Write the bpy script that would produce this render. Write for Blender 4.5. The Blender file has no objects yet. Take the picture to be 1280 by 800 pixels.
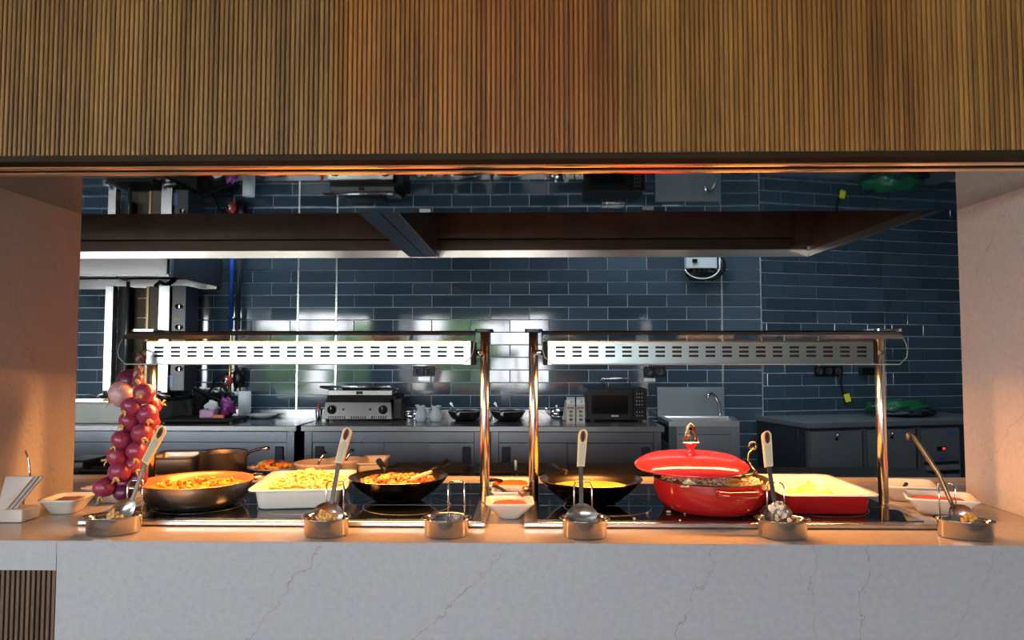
import bpy, math, random
from mathutils import Vector, Matrix, Euler, noise
random.seed(7)
R = math.radians
sc = bpy.context.scene
C = sc.collection

# ------------------------------------------------------------------ camera, sky, exposure
CAMZ = 1.347
YAW, PITCH, FPX = R(1.2), R(3.0), 900.0
cam = bpy.data.cameras.new('camera')
cam.sensor_width = 36.0
cam.lens = FPX / 1280 * 36.0
cam.clip_start = 0.02
camo = bpy.data.objects.new('camera', cam)
C.objects.link(camo)
camo.location = (0, 0, CAMZ)
camo.rotation_euler = (R(90) + PITCH, 0, YAW)
sc.camera = camo

SKY_STRENGTH = 22.0
world = bpy.data.worlds.new('sky')
sc.world = world
world.use_nodes = True
bg = world.node_tree.nodes['Background']
bg.inputs['Color'].default_value = (0.97, 0.96, 1.0, 1)
bg.inputs['Strength'].default_value = SKY_STRENGTH

vs = sc.view_settings
vs.view_transform = 'Standard'
vs.look = 'None'
vs.gamma = 1
vs.use_curve_mapping = False
vs.exposure = 0.0

HEAT_W = 14.5          # warm heat lamp strips
KITCHEN_W = 56.0      # added kitchen fill luminaires

# windows of the dining room behind the camera: (x0, x1)
WIN = [(-9.6, -6.6), (-6.0, -3.1), (-2.5, 0.5)]
WIN_Z0, WIN_Z1, WIN_Y = 0.45, 2.55, -6.0
for (a, b) in WIN:
    l = bpy.data.lights.new('window_portal', 'AREA')
    l.shape = 'RECTANGLE'
    l.size, l.size_y = b - a, WIN_Z1 - WIN_Z0
    l.cycles.is_portal = True
    o = bpy.data.objects.new('window_portal', l)
    C.objects.link(o)
    o.location = ((a + b) / 2, WIN_Y - 0.16, (WIN_Z0 + WIN_Z1) / 2)
    o.rotation_euler = (R(90), 0, R(0))

# ------------------------------------------------------------------ measuring helpers
def ray(px, py):
    u, v = (px - 640) / FPX, (400 - py) / FPX
    y = math.cos(PITCH) - v * math.sin(PITCH)
    z = math.sin(PITCH) + v * math.cos(PITCH)
    return Vector((u * math.cos(YAW) - y * math.sin(YAW), u * math.sin(YAW) + y * math.cos(YAW), z))

def P(px, py, Y):
    d = ray(px, py)
    return d * (Y / d.y) + Vector((0, 0, CAMZ))

def PX(px, Y):
    return P(px, 450, Y).x

def PZ(px, py, z):
    d = ray(px, py)
    return d * ((z - CAMZ) / d.z) + Vector((0, 0, CAMZ))

# ------------------------------------------------------------------ mesh builder
class MB:
    def __init__(s):
        s.v, s.f, s.sm, s.mi, s.col = [], [], [], [], []
        s.cur = 0
        s.c = (1, 1, 1)

    def add(s, vs, fs, smooth=False):
        o = len(s.v)
        s.v += [Vector(v) for v in vs]
        for f in fs:
            s.f.append([i + o for i in f])
            s.sm.append(smooth)
            s.mi.append(s.cur)
            s.col.append(s.c)
        return s

    def box(s, x0, x1, y0, y1, z0, z1, M=None):
        vs = [(x, y, z) for x in (x0, x1) for y in (y0, y1) for z in (z0, z1)]
        if M is not None:
            vs = [M @ Vector(v) for v in vs]
        return s.add(vs, [(0, 1, 3, 2), (4, 6, 7, 5), (0, 4, 5, 1), (2, 3, 7, 6), (0, 2, 6, 4), (1, 5, 7, 3)])

    def cbox(s, c, sx, sy, sz, M=None):
        """box of given size about centre c, turned by M (3x3)"""
        m = Matrix.Translation(Vector(c)) @ (M.to_4x4() if M is not None else Matrix())
        return s.box(-sx / 2, sx / 2, -sy / 2, sy / 2, -sz / 2, sz / 2, m)

    def loft(s, rings, smooth=True, cap0=True, cap1=True, closed=True):
        n = len(rings[0])
        vs = [p for r in rings for p in r]
        fs = []
        for i in range(len(rings) - 1):
            for j in range(n if closed else n - 1):
                k = (j + 1) % n
                fs.append((i * n + j, i * n + k, (i + 1) * n + k, (i + 1) * n + j))
        if cap0:
            fs.append(tuple(reversed(range(n))))
        if cap1:
            fs.append(tuple((len(rings) - 1) * n + j for j in range(n)))
        return s.add(vs, fs, smooth)

    def lathe(s, prof, n=40, c=(0, 0, 0), sx=1, sy=1, M=None, smooth=True, cap0=True, cap1=True):
        c = Vector(c)
        rings = []
        for (r, z) in prof:
            ring = []
            for j in range(n):
                a = 2 * math.pi * j / n
                p = Vector((r * sx * math.cos(a), r * sy * math.sin(a), z))
                if M is not None:
                    p = M @ p
                ring.append(p + c)
            rings.append(ring)
        return s.loft(rings, smooth, cap0, cap1)

    def tube(s, pts, r, n=10, smooth=True, closed=False):
        pts = [Vector(p) for p in pts]
        m = len(pts)
        rs = r if isinstance(r, (list, tuple)) else [r] * m
        rings = []
        t0 = (pts[1] - pts[0]).normalized()
        up = Vector((0, 0, 1)) if abs(t0.z) < 0.9 else Vector((1, 0, 0))
        nx = t0.cross(up).normalized()
        for i in range(m):
            if closed:
                t = (pts[(i + 1) % m] - pts[i - 1]).normalized()
            else:
                t = (pts[min(i + 1, m - 1)] - pts[max(i - 1, 0)]).normalized()
            nx = (nx - t * nx.dot(t))
            if nx.length < 1e-6:
                nx = t.orthogonal()
            nx.normalize()
            ny = t.cross(nx)
            rings.append([pts[i] + (nx * math.cos(2 * math.pi * j / n) + ny * math.sin(2 * math.pi * j / n)) * rs[i] for j in range(n)])
        if closed:
            rings.append(rings[0])
            return s.loft(rings, smooth, False, False)
        return s.loft(rings, smooth)

    def prism(s, outline, ax, a0, a1, smooth=False):
        """outline: 2-D points in the two other axes, extruded along axis ax from a0 to a1"""
        def mk(p, a):
            return {'x': (a, p[0], p[1]), 'y': (p[0], a, p[1]), 'z': (p[0], p[1], a)}[ax]
        n = len(outline)
        vs = [mk(p, a0) for p in outline] + [mk(p, a1) for p in outline]
        fs = [(j, (j + 1) % n, n + (j + 1) % n, n + j) for j in range(n)]
        s.add(vs, fs, smooth)
        s.add(vs, [tuple(reversed(range(n))), tuple(range(n, 2 * n))], False)
        return s

    def blob(s, c, r, seed=0, amp=0.15, n=8, m=6, squash=1.0, M=None, freq=2.0):
        """lumpy ellipsoid"""
        rr = r if isinstance(r, (list, tuple)) else (r, r, r * squash)
        vs, fs = [], []
        c = Vector(c)
        for i in range(m + 1):
            th = math.pi * i / m
            for j in range(n):
                ph = 2 * math.pi * j / n
                d = Vector((math.sin(th) * math.cos(ph), math.sin(th) * math.sin(ph), math.cos(th)))
                k = 1 + amp * noise.noise(d * freq + Vector((seed * 3.1, seed * 1.7, seed)))
                p = Vector((d.x * rr[0], d.y * rr[1], d.z * rr[2])) * k
                if M is not None:
                    p = M @ p
                vs.append(p + c)
        for i in range(m):
            for j in range(n):
                k = (j + 1) % n
                fs.append((i * n + j, (i + 1) * n + j, (i + 1) * n + k, i * n + k))
        return s.add(vs, fs, True)

    def xf(s, M):
        s.v = [M @ v for v in s.v]
        return s

    def mesh(s, name, mats, origin):
        me = bpy.data.meshes.new(name)
        me.from_pydata([tuple(v - origin) for v in s.v], [], s.f)
        me.polygons.foreach_set('use_smooth', s.sm)
        for m in (mats if isinstance(mats, (list, tuple)) else [mats]):
            me.materials.append(m)
        me.polygons.foreach_set('material_index', s.mi)
        if any(c != (1, 1, 1) for c in s.col):
            ca = me.color_attributes.new('Col', 'FLOAT_COLOR', 'CORNER')
            k = 0
            for f, c in zip(s.f, s.col):
                for _ in f:
                    ca.data[k].color = (*c, 1)
                    k += 1
        me.update()
        return me

    def build(s, name, mats, parent=None, bevel=0, origin=None, seg=2):
        xs = [v.x for v in s.v]; ys = [v.y for v in s.v]; zs = [v.z for v in s.v]
        if origin is None:
            origin = Vector(((min(xs) + max(xs)) / 2, (min(ys) + max(ys)) / 2, min(zs)))
        me = s.mesh(name, mats, Vector(origin))
        o = bpy.data.objects.new(name, me)
        C.objects.link(o)
        setp(o, Vector(origin), parent)
        if bevel:
            b = o.modifiers.new('bevel', 'BEVEL')
            b.width = bevel
            b.segments = seg
            b.limit_method = 'ANGLE'
            b.angle_limit = R(40)
        return o

WL = {}
def setp(o, wl, parent):
    WL[o.name] = Vector(wl)
    if parent is not None:
        o.parent = parent
        o.location = Vector(wl) - WL[parent.name]
    else:
        o.location = wl

def tag(o, label, cat, group=None, kind=None):
    if label: o['label'] = label
    if cat: o['category'] = cat
    if group: o['group'] = group
    if kind: o['kind'] = kind
    return o

def struct(o, label=None):
    o['kind'] = 'structure'
    if label: o['label'] = label
    return o

def thing(name, loc, label, cat, group=None):
    o = bpy.data.objects.new(name, None)
    o.empty_display_size = 0.05
    C.objects.link(o)
    setp(o, Vector(loc), None)
    return tag(o, label, cat, group)

def bx(name, m, parent, x0, x1, y0, y1, z0, z1, bevel=0):
    return MB().box(x0, x1, y0, y1, z0, z1).build(name, m, parent, bevel)

def inst(name, me, loc, parent, rot=None, scale=None):
    o = bpy.data.objects.new(name, me)
    C.objects.link(o)
    setp(o, Vector(loc), parent)
    if rot is not None: o.rotation_euler = rot
    if scale is not None: o.scale = scale
    return o

def rrect(w, d, r, z, n=5, c=(0, 0), rot=0.0):
    pts = []
    r = min(r, w / 2 - 1e-4, d / 2 - 1e-4)
    for (sx, sy, a0) in ((1, 1, 0), (-1, 1, 90), (-1, -1, 180), (1, -1, 270)):
        for k in range(n + 1):
            a = R(a0 + 90 * k / n)
            x, y = sx * (w / 2 - r) + r * math.cos(a), sy * (d / 2 - r) + r * math.sin(a)
            pts.append(Vector((c[0] + x * math.cos(rot) - y * math.sin(rot), c[1] + x * math.sin(rot) + y * math.cos(rot), z)))
    return pts

# ------------------------------------------------------------------ materials
def newmat(name):
    m = bpy.data.materials.new(name)
    m.use_nodes = True
    nt = m.node_tree
    b = nt.nodes['Principled BSDF']
    return m, nt, b

def mat(name, col, rough=0.5, metal=0.0, spec=0.5, coat=0.0, var=0.0, vscale=30.0, bump=0.0, bscale=60.0,
        stretch=None, emit=None, estr=0.0, rvar=0.0, sss=0.0, objvar=0.0, attr=None):
    m, nt, b = newmat(name)
    N, L = nt.nodes, nt.links
    b.inputs['Base Color'].default_value = (*col, 1)
    b.inputs['Roughness'].default_value = rough
    b.inputs['Metallic'].default_value = metal
    b.inputs['Specular IOR Level'].default_value = spec
    b.inputs['Coat Weight'].default_value = coat
    b.inputs['Coat Roughness'].default_value = 0.08
    if sss:
        b.inputs['Subsurface Weight'].default_value = sss
        b.inputs['Subsurface Radius'].default_value = (0.01, 0.005, 0.003)
    if emit:
        b.inputs['Emission Color'].default_value = (*emit, 1)
        b.inputs['Emission Strength'].default_value = estr
    vec = None
    if var or bump or rvar:
        geo = N.new('ShaderNodeNewGeometry')
        mp = N.new('ShaderNodeMapping')
        if stretch: mp.inputs['Scale'].default_value = stretch
        L.new(geo.outputs['Position'], mp.inputs['Vector'])
        vec = mp.outputs['Vector']
    colsock = None
    if attr:
        a = N.new('ShaderNodeAttribute'); a.attribute_name = attr
        colsock = a.outputs['Color']
        L.new(colsock, b.inputs['Base Color'])
    if var:
        n = N.new('ShaderNodeTexNoise'); n.inputs['Scale'].default_value = vscale; n.inputs['Detail'].default_value = 5
        L.new(vec, n.inputs['Vector'])
        mr = N.new('ShaderNodeMapRange')
        mr.inputs['From Min'].default_value, mr.inputs['From Max'].default_value = 0.3, 0.7
        mr.inputs['To Min'].default_value, mr.inputs['To Max'].default_value = 1 - var, 1 + var
        L.new(n.outputs['Fac'], mr.inputs['Value'])
        mx = N.new('ShaderNodeMix'); mx.data_type = 'RGBA'; mx.blend_type = 'MULTIPLY'
        mx.inputs['Factor'].default_value = 1
        if colsock: L.new(colsock, mx.inputs['A'])
        else: mx.inputs['A'].default_value = (*col, 1)
        L.new(mr.outputs['Result'], mx.inputs['B'])
        colsock = mx.outputs['Result']
        L.new(colsock, b.inputs['Base Color'])
    if rvar:
        n = N.new('ShaderNodeTexNoise'); n.inputs['Scale'].default_value = vscale * 0.6
        L.new(vec, n.inputs['Vector'])
        mr = N.new('ShaderNodeMapRange')
        mr.inputs['To Min'].default_value, mr.inputs['To Max'].default_value = max(0, rough - rvar), rough + rvar
        L.new(n.outputs['Fac'], mr.inputs['Value'])
        L.new(mr.outputs['Result'], b.inputs['Roughness'])
    if objvar:
        oi = N.new('ShaderNodeObjectInfo')
        mr = N.new('ShaderNodeMapRange')
        mr.inputs['To Min'].default_value, mr.inputs['To Max'].default_value = 1 - objvar, 1 + objvar
        L.new(oi.outputs['Random'], mr.inputs['Value'])
        mx = N.new('ShaderNodeMix'); mx.data_type = 'RGBA'; mx.blend_type = 'MULTIPLY'
        mx.inputs['Factor'].default_value = 1
        if colsock: L.new(colsock, mx.inputs['A'])
        else: mx.inputs['A'].default_value = (*col, 1)
        L.new(mr.outputs['Result'], mx.inputs['B'])
        L.new(mx.outputs['Result'], b.inputs['Base Color'])
    if bump:
        n = N.new('ShaderNodeTexNoise'); n.inputs['Scale'].default_value = bscale; n.inputs['Detail'].default_value = 4
        L.new(vec, n.inputs['Vector'])
        bp = N.new('ShaderNodeBump'); bp.inputs['Strength'].default_value = bump; bp.inputs['Distance'].default_value = 0.002
        L.new(n.outputs['Fac'], bp.inputs['Height'])
        L.new(bp.outputs['Normal'], b.inputs['Normal'])
    return m

def stone(name, col, axis, veins, vcol=(0.16, 0.15, 0.16), rough=0.3):
    """pale quartz with thin dark veins; veins = [(a0, b0, a1, b1, width, strength)] in world metres (horizontal axis, height)"""
    m, nt, b = newmat(name)
    N, L = nt.nodes, nt.links
    geo = N.new('ShaderNodeNewGeometry')
    sep = N.new('ShaderNodeSeparateXYZ'); L.new(geo.outputs['Position'], sep.inputs[0])
    A, Z = sep.outputs[axis], sep.outputs['Z']
    nz = N.new('ShaderNodeTexNoise'); nz.inputs['Scale'].default_value = 14; nz.inputs['Detail'].default_value = 8
    nz.inputs['Roughness'].default_value = 0.65
    L.new(geo.outputs['Position'], nz.inputs['Vector'])
    brk = N.new('ShaderNodeTexNoise'); brk.inputs['Scale'].default_value = 22; brk.inputs['Detail'].default_value = 3
    L.new(geo.outputs['Position'], brk.inputs['Vector'])
    def mth(op, a, c=None, d=None):
        n = N.new('ShaderNodeMath'); n.operation = op
        for k, x in enumerate((a, c, d)):
            if x is None: continue
            if isinstance(x, (int, float)): n.inputs[k].default_value = x
            else: L.new(x, n.inputs[k])
        return n.outputs[0]
    wob = mth('MULTIPLY', mth('SUBTRACT', nz.outputs['Fac'], 0.5), 0.09)
    total = None
    for (a0, b0, a1, b1, w, s) in veins:
        dx, dz = a1 - a0, b1 - b0
        ln = math.hypot(dx, dz)
        nx, nzz = dz / ln, -dx / ln
        dist = mth('ABSOLUTE', mth('ADD', mth('ADD', mth('MULTIPLY', A, nx), mth('MULTIPLY', Z, nzz)), mth('SUBTRACT', wob, nx * a0 + nzz * b0)))
        lin = mth('SUBTRACT', 1.0, mth('DIVIDE', dist, w)); 
        k = N.new('ShaderNodeClamp'); L.new(lin, k.inputs[0])
        along = mth('DIVIDE', mth('ADD', mth('MULTIPLY', mth('SUBTRACT', A, a0), dx / ln), mth('MULTIPLY', mth('SUBTRACT', Z, b0), dz / ln)), ln)
        inside = mth('MULTIPLY', mth('GREATER_THAN', along, -0.02), mth('LESS_THAN', along, 1.02))
        val = mth('MULTIPLY', mth('MULTIPLY', k.outputs[0], inside), s)
        total = val if total is None else mth('MAXIMUM', total, val)
    mr = N.new('ShaderNodeMapRange'); mr.inputs['From Min'].default_value, mr.inputs['From Max'].default_value = 0.35, 0.6
    L.new(brk.outputs['Fac'], mr.inputs['Value'])
    mr.inputs['To Min'].default_value = 0.35
    if total is not None:
        vein = mth('MULTIPLY', total, mr.outputs['Result'])
    sp = N.new('ShaderNodeTexNoise'); sp.inputs['Scale'].default_value = 70; sp.inputs['Detail'].default_value = 6
    L.new(geo.outputs['Position'], sp.inputs['Vector'])
    r1 = N.new('ShaderNodeMapRange'); r1.inputs['From Min'].default_value, r1.inputs['From Max'].default_value = 0.3, 0.7
    r1.inputs['To Min'].default_value, r1.inputs['To Max'].default_value = 0.92, 1.06
    L.new(sp.outputs['Fac'], r1.inputs['Value'])
    # sparse dark specks
    vo = N.new('ShaderNodeTexVoronoi'); vo.inputs['Scale'].default_value = 38
    L.new(geo.outputs['Position'], vo.inputs['Vector'])
    spk = mth('MULTIPLY', mth('LESS_THAN', vo.outputs['Distance'], 0.09), 0.22)
    mx = N.new('ShaderNodeMix'); mx.data_type = 'RGBA'; mx.blend_type = 'MULTIPLY'; mx.inputs['Factor'].default_value = 1
    mx.inputs['A'].default_value = (*col, 1); L.new(r1.outputs['Result'], mx.inputs['B'])
    m2 = N.new('ShaderNodeMix'); m2.data_type = 'RGBA'
    L.new(mx.outputs['Result'], m2.inputs['A']); m2.inputs['B'].default_value = (*vcol, 1)
    L.new(mth('MAXIMUM', vein, spk) if total is not None else spk, m2.inputs['Factor'])
    L.new(m2.outputs['Result'], b.inputs['Base Color'])
    b.inputs['Roughness'].default_value = rough
    return m

def wood(name, c0, c1, rough=0.45):
    m, nt, b = newmat(name)
    N, L = nt.nodes, nt.links
    geo = N.new('ShaderNodeNewGeometry')
    mp = N.new('ShaderNodeMapping'); mp.inputs['Scale'].default_value = (40, 40, 2.2)
    L.new(geo.outputs['Position'], mp.inputs['Vector'])
    n = N.new('ShaderNodeTexNoise'); n.inputs['Scale'].default_value = 3; n.inputs['Detail'].default_value = 7; n.inputs['Distortion'].default_value = 0.6
    L.new(mp.outputs['Vector'], n.inputs['Vector'])
    big = N.new('ShaderNodeTexNoise'); big.inputs['Scale'].default_value = 3.0; big.inputs['Detail'].default_value = 3
    mp2 = N.new('ShaderNodeMapping'); mp2.inputs['Scale'].default_value = (2.2, 1, 0.7)
    L.new(geo.outputs['Position'], mp2.inputs['Vector']); L.new(mp2.outputs['Vector'], big.inputs['Vector'])
    oi = N.new('ShaderNodeObjectInfo')
    def mth(op, a, c):
        q = N.new('ShaderNodeMath'); q.operation = op
        for k, x in enumerate((a, c)):
            if isinstance(x, (int, float)): q.inputs[k].default_value = x
            else: L.new(x, q.inputs[k])
        return q.outputs[0]
    f = mth('ADD', mth('ADD', mth('MULTIPLY', n.outputs['Fac'], 0.5), mth('MULTIPLY', big.outputs['Fac'], 0.5)), mth('MULTIPLY', mth('SUBTRACT', oi.outputs['Random'], 0.5), 0.22))
    cr = N.new('ShaderNodeValToRGB')
    cr.color_ramp.elements[0].position = 0.3; cr.color_ramp.elements[0].color = (*c0, 1)
    cr.color_ramp.elements[1].position = 0.72; cr.color_ramp.elements[1].color = (*c1, 1)
    L.new(f, cr.inputs['Fac']); L.new(cr.outputs['Color'], b.inputs['Base Color'])
    b.inputs['Roughness'].default_value = rough
    return m

def glassmat(name, tint=(0.86, 0.9, 0.9), refl=0.9):
    m, nt, b = newmat(name)
    N, L = nt.nodes, nt.links
    N.remove(b)
    out = N['Material Output']
    tr = N.new('ShaderNodeBsdfTransparent'); tr.inputs['Color'].default_value = (*tint, 1)
    gl = N.new('ShaderNodeBsdfGlossy'); gl.inputs['Roughness'].default_value = 0.02
    gl.inputs['Color'].default_value = (refl, refl, refl, 1)
    fr = N.new('ShaderNodeFresnel'); fr.inputs['IOR'].default_value = 1.22
    mx = N.new('ShaderNodeMixShader')
    L.new(fr.outputs[0], mx.inputs[0]); L.new(tr.outputs[0], mx.inputs[1]); L.new(gl.outputs[0], mx.inputs[2])
    L.new(mx.outputs[0], out.inputs['Surface'])
    return m

M = {}
M['steel'] = mat('brushed_steel', (0.55, 0.55, 0.56), 0.26, 1.0, var=0.05, vscale=5, rvar=0.05)
M['steel_soft'] = mat('satin_steel', (0.56, 0.56, 0.57), 0.36, 1.0, var=0.06, vscale=3, rvar=0.06)
M['cab'] = mat('cabinet_steel', (0.27, 0.29, 0.33), 0.26, 1.0, var=0.08, vscale=3, rvar=0.06)
M['grillsteel'] = mat('grill_steel', (0.26, 0.25, 0.25), 0.26, 1.0, var=0.08, vscale=5)
M['cabtop'] = mat('cabinet_top_steel', (0.42, 0.42, 0.43), 0.24, 1.0, var=0.06, vscale=3)
M['cup'] = mat('spoon_rest_steel', (0.60, 0.59, 0.58), 0.12, 1.0)
M['shaft'] = mat('spoon_shaft_steel', (0.26, 0.24, 0.225), 0.25, 1.0)
M['panback'] = mat('warm_pan_steel', (0.78, 0.66, 0.52), 0.36, 1.0, var=0.1, vscale=12)
M['chrome'] = mat('polished_steel', (0.68, 0.68, 0.69), 0.10, 1.0)
M['post'] = mat('post_steel', (0.70, 0.68, 0.66), 0.24, 1.0)
M['mirror'] = mat('mirror_steel', (0.40, 0.42, 0.42), 0.025, 1.0, bump=0.06, bscale=4.5)
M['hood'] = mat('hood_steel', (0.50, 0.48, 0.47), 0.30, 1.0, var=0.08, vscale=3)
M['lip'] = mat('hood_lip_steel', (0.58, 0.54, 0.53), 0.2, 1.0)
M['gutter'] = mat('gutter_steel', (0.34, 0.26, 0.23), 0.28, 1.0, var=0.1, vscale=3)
M['hood_in'] = mat('brown_reflection_steel', (0.30, 0.22, 0.18), 0.40, 1.0, var=0.2, vscale=6)  # brown reflection of the counter tinted into the hood steel
M['hood_dark'] = mat('hood_dark_steel', (0.24, 0.29, 0.34), 0.38, 1.0)
M['brass'] = mat('bronze_rail', (0.95, 0.70, 0.48), 0.14, 1.0)
M['bronze_dark'] = mat('dark_bronze', (0.034, 0.022, 0.013), 0.6, spec=0.1)
M['tile'] = mat('glazed_tile', (0.038, 0.071, 0.102), 0.07, 0.0, spec=0.6, coat=0.3, objvar=0.22, bump=0.05, bscale=9)
M['grout'] = mat('grout', (0.72, 0.80, 0.90), 0.8, var=0.1)
M['tiletrim'] = mat('aluminium_tile_trim', (0.75, 0.78, 0.8), 0.25, 1.0)
M['paint'] = mat('wall_paint', (0.72, 0.70, 0.67), 0.8, var=0.03, vscale=3)
M['ceil'] = mat('ceiling_paint', (0.62, 0.61, 0.6), 0.9)
M['floor'] = mat('floor_tiles', (0.20, 0.18, 0.16), 0.4, var=0.1, vscale=4)
M['kfloor'] = mat('kitchen_floor', (0.10, 0.09, 0.085), 0.4, var=0.1, vscale=4)
M['kwall'] = mat('kitchen_wall', (0.10, 0.12, 0.14), 0.6)
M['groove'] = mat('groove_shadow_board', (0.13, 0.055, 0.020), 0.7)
M['glass'] = glassmat('curved_glass')
M['glassedge'] = mat('glass_edge_highlight', (0.30, 0.34, 0.34), 0.15, coat=0.5)  # grey put in as the light rim of the glass
M['pane'] = glassmat('window_glass', (0.95, 0.97, 0.97), 1.0)
M['blackglass'] = mat('black_ceramic_glass', (0.006, 0.007, 0.008), 0.07, 0.0, spec=0.6)
M['white'] = mat('white_ceramic', (0.72, 0.70, 0.67), 0.22, coat=0.3)
M['whiteplain'] = mat('white_foam', (0.72, 0.70, 0.68), 0.55)
M['cream'] = mat('cream_ceramic', (0.62, 0.50, 0.38), 0.35)
M['grip'] = mat('beige_plastic', (0.78, 0.62, 0.36), 0.42)
M['gripface'] = mat('taupe_plastic', (0.56, 0.48, 0.34), 0.45)
M['redinsert'] = mat('dark_red_plastic', (0.20, 0.012, 0.008), 0.3)
M['red'] = mat('red_enamel', (0.36, 0.012, 0.012), 0.14, spec=0.5, coat=0.5)
M['redlid'] = mat('coral_red_enamel', (0.64, 0.028, 0.036), 0.14, spec=0.5, coat=0.5)
M['iron'] = mat('dark_pot_inside', (0.03, 0.02, 0.014), 0.4)
M['wok'] = mat('wok_carbon_steel', (0.16, 0.13, 0.11), 0.22, 1.0, var=0.25, vscale=12, rvar=0.1)
M['wokin'] = mat('wok_inside_steel', (0.50, 0.42, 0.33), 0.24, 1.0, var=0.15, vscale=18)
M['pan'] = mat('pan_steel', (0.66, 0.61, 0.56), 0.27, 1.0, var=0.18, vscale=16, rvar=0.08)
M['panin'] = mat('pan_inside_sauced', (0.62, 0.26, 0.10), 0.30, 0.5, var=0.15, vscale=25)
M['black'] = mat('black_plastic', (0.005, 0.005, 0.006), 0.32, spec=0.3)
M['blackmetal'] = mat('black_cast_iron', (0.007, 0.007, 0.007), 0.55, spec=0.2, bump=0.2)
M['navy'] = mat('navy_plastic', (0.012, 0.018, 0.05), 0.45)
M['gasket'] = mat('dark_gap', (0.012, 0.012, 0.013), 0.6)
M['blue'] = mat('blue_gas_pipe', (0.01, 0.07, 0.45), 0.4)
M['brassfit'] = mat('brass_fitting', (0.7, 0.48, 0.16), 0.3, 1.0)
M['redvalve'] = mat('red_valve', (0.5, 0.03, 0.02), 0.4)
M['jug'] = mat('pale_blue_ceramic', (0.62, 0.72, 0.76), 0.2, coat=0.3)
M['paper'] = mat('paper_roll', (0.70, 0.77, 0.80), 0.9)
M['purple'] = mat('purple_wrap', (0.22, 0.03, 0.20), 0.3, var=0.25, vscale=40)
M['lilac'] = mat('lilac_wrap', (0.55, 0.30, 0.52), 0.35, var=0.3, vscale=45)
M['orange'] = mat('orange_plastic', (0.75, 0.22, 0.02), 0.4)
M['green'] = mat('green_bag_plastic', (0.012, 0.12, 0.05), 0.28, bump=0.8, bscale=35)
M['yellow'] = mat('yellow_tag', (0.75, 0.72, 0.03), 0.5)
M['carton'] = mat('milk_carton_board', (0.74, 0.76, 0.76), 0.4)
M['cartonred'] = mat('carton_red_print', (0.55, 0.07, 0.06), 0.5)
M['cartongreen'] = mat('carton_green_print', (0.30, 0.34, 0.10), 0.5)
M['cartonyel'] = mat('carton_tan_print', (0.45, 0.30, 0.08), 0.5)
M['cartonblue'] = mat('carton_blue_print', (0.12, 0.20, 0.30), 0.5)
M['heater'] = mat('burner_panel', (0.13, 0.10, 0.075), 0.6, 0.3, var=0.2)
M['brownsteel'] = mat('brown_steel', (0.26, 0.18, 0.10), 0.38, 1.0)  # plain brown-tinted steel
M['spoonsteel'] = mat('dark_spoon_steel', (0.22, 0.18, 0.14), 0.25, 1.0)
M['greysteel'] = mat('grey_tube', (0.20, 0.22, 0.24), 0.35, 0.8)
M['darkpanel'] = mat('dark_control_panel', (0.025, 0.033, 0.042), 0.3)
M['screen'] = mat('microwave_window', (0.010, 0.012, 0.014), 0.10, spec=0.3)
M['led'] = mat('red_display_digits', (0.4, 0.02, 0.02), 0.4, emit=(1, 0.05, 0.03), estr=2.5)
M['bluetag'] = mat('blue_badge', (0.05, 0.12, 0.30), 0.3)
M['fridge'] = mat('fridge_steel', (0.30, 0.34, 0.37), 0.36, 0.75, var=0.1, vscale=3)
M['plinth'] = mat('dull_plinth_steel', (0.26, 0.27, 0.25), 0.5, 0.8, var=0.1, vscale=5)
M['element'] = mat('heat_lamp_tube', (1.0, 0.5, 0.2), 0.4, emit=(1.0, 0.36, 0.08), estr=2.0)
M['housing'] = mat('satin_lamp_housing', (0.80, 0.80, 0.82), 0.28, 1.0)
M['copperin'] = mat('copper_reflector', (0.70, 0.36, 0.18), 0.25, 1.0)
M['lamp_white'] = mat('luminaire_diffuser', (0.8, 0.8, 0.8), 0.5, emit=(0.85, 0.93, 1.0), estr=2.0)
M['straw'] = mat('straw_root', (0.62, 0.40, 0.14), 0.8)
M['braid'] = mat('onion_stalk', (0.16, 0.055, 0.06), 0.8, var=0.4, vscale=90)
M['braidtan'] = mat('dry_stalk', (0.42, 0.27, 0.13), 0.8, var=0.3, vscale=90)
M['food'] = mat('food_pieces', (1, 1, 1), 0.38, attr='Col', var=0.18, vscale=120, spec=0.5, bump=0.3, bscale=160)
M['stew'] = mat('orange_stew', (0.72, 0.24, 0.03), 0.25, attr='Col', var=0.35, vscale=90, bump=0.5, bscale=120)
M['custard'] = mat('yellow_sauce', (0.80, 0.56, 0.05), 0.25, var=0.06, vscale=40)
M['chili'] = mat('chili_flakes', (0.50, 0.07, 0.02), 0.6, var=0.4, vscale=180, bump=0.8, bscale=200)
M['orangespice'] = mat('orange_paprika', (0.75, 0.13, 0.02), 0.7, var=0.25, vscale=150, bump=0.6, bscale=150)
M['sauce'] = mat('brown_chutney', (0.20, 0.08, 0.025), 0.35, var=0.4, vscale=120, bump=0.6, bscale=150)
M['darksauce'] = mat('dark_herb_paste', (0.045, 0.04, 0.02), 0.4, var=0.4, vscale=120, bump=0.5, bscale=150)
M['plate'] = mat('lilac_plate', (0.40, 0.36, 0.55), 0.3)
M['leaf'] = mat('garden_leaves', (0.10, 0.22, 0.04), 0.6, var=0.4, vscale=3)
M['ground'] = mat('ground_paving', (0.40, 0.38, 0.34), 0.9)

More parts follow.
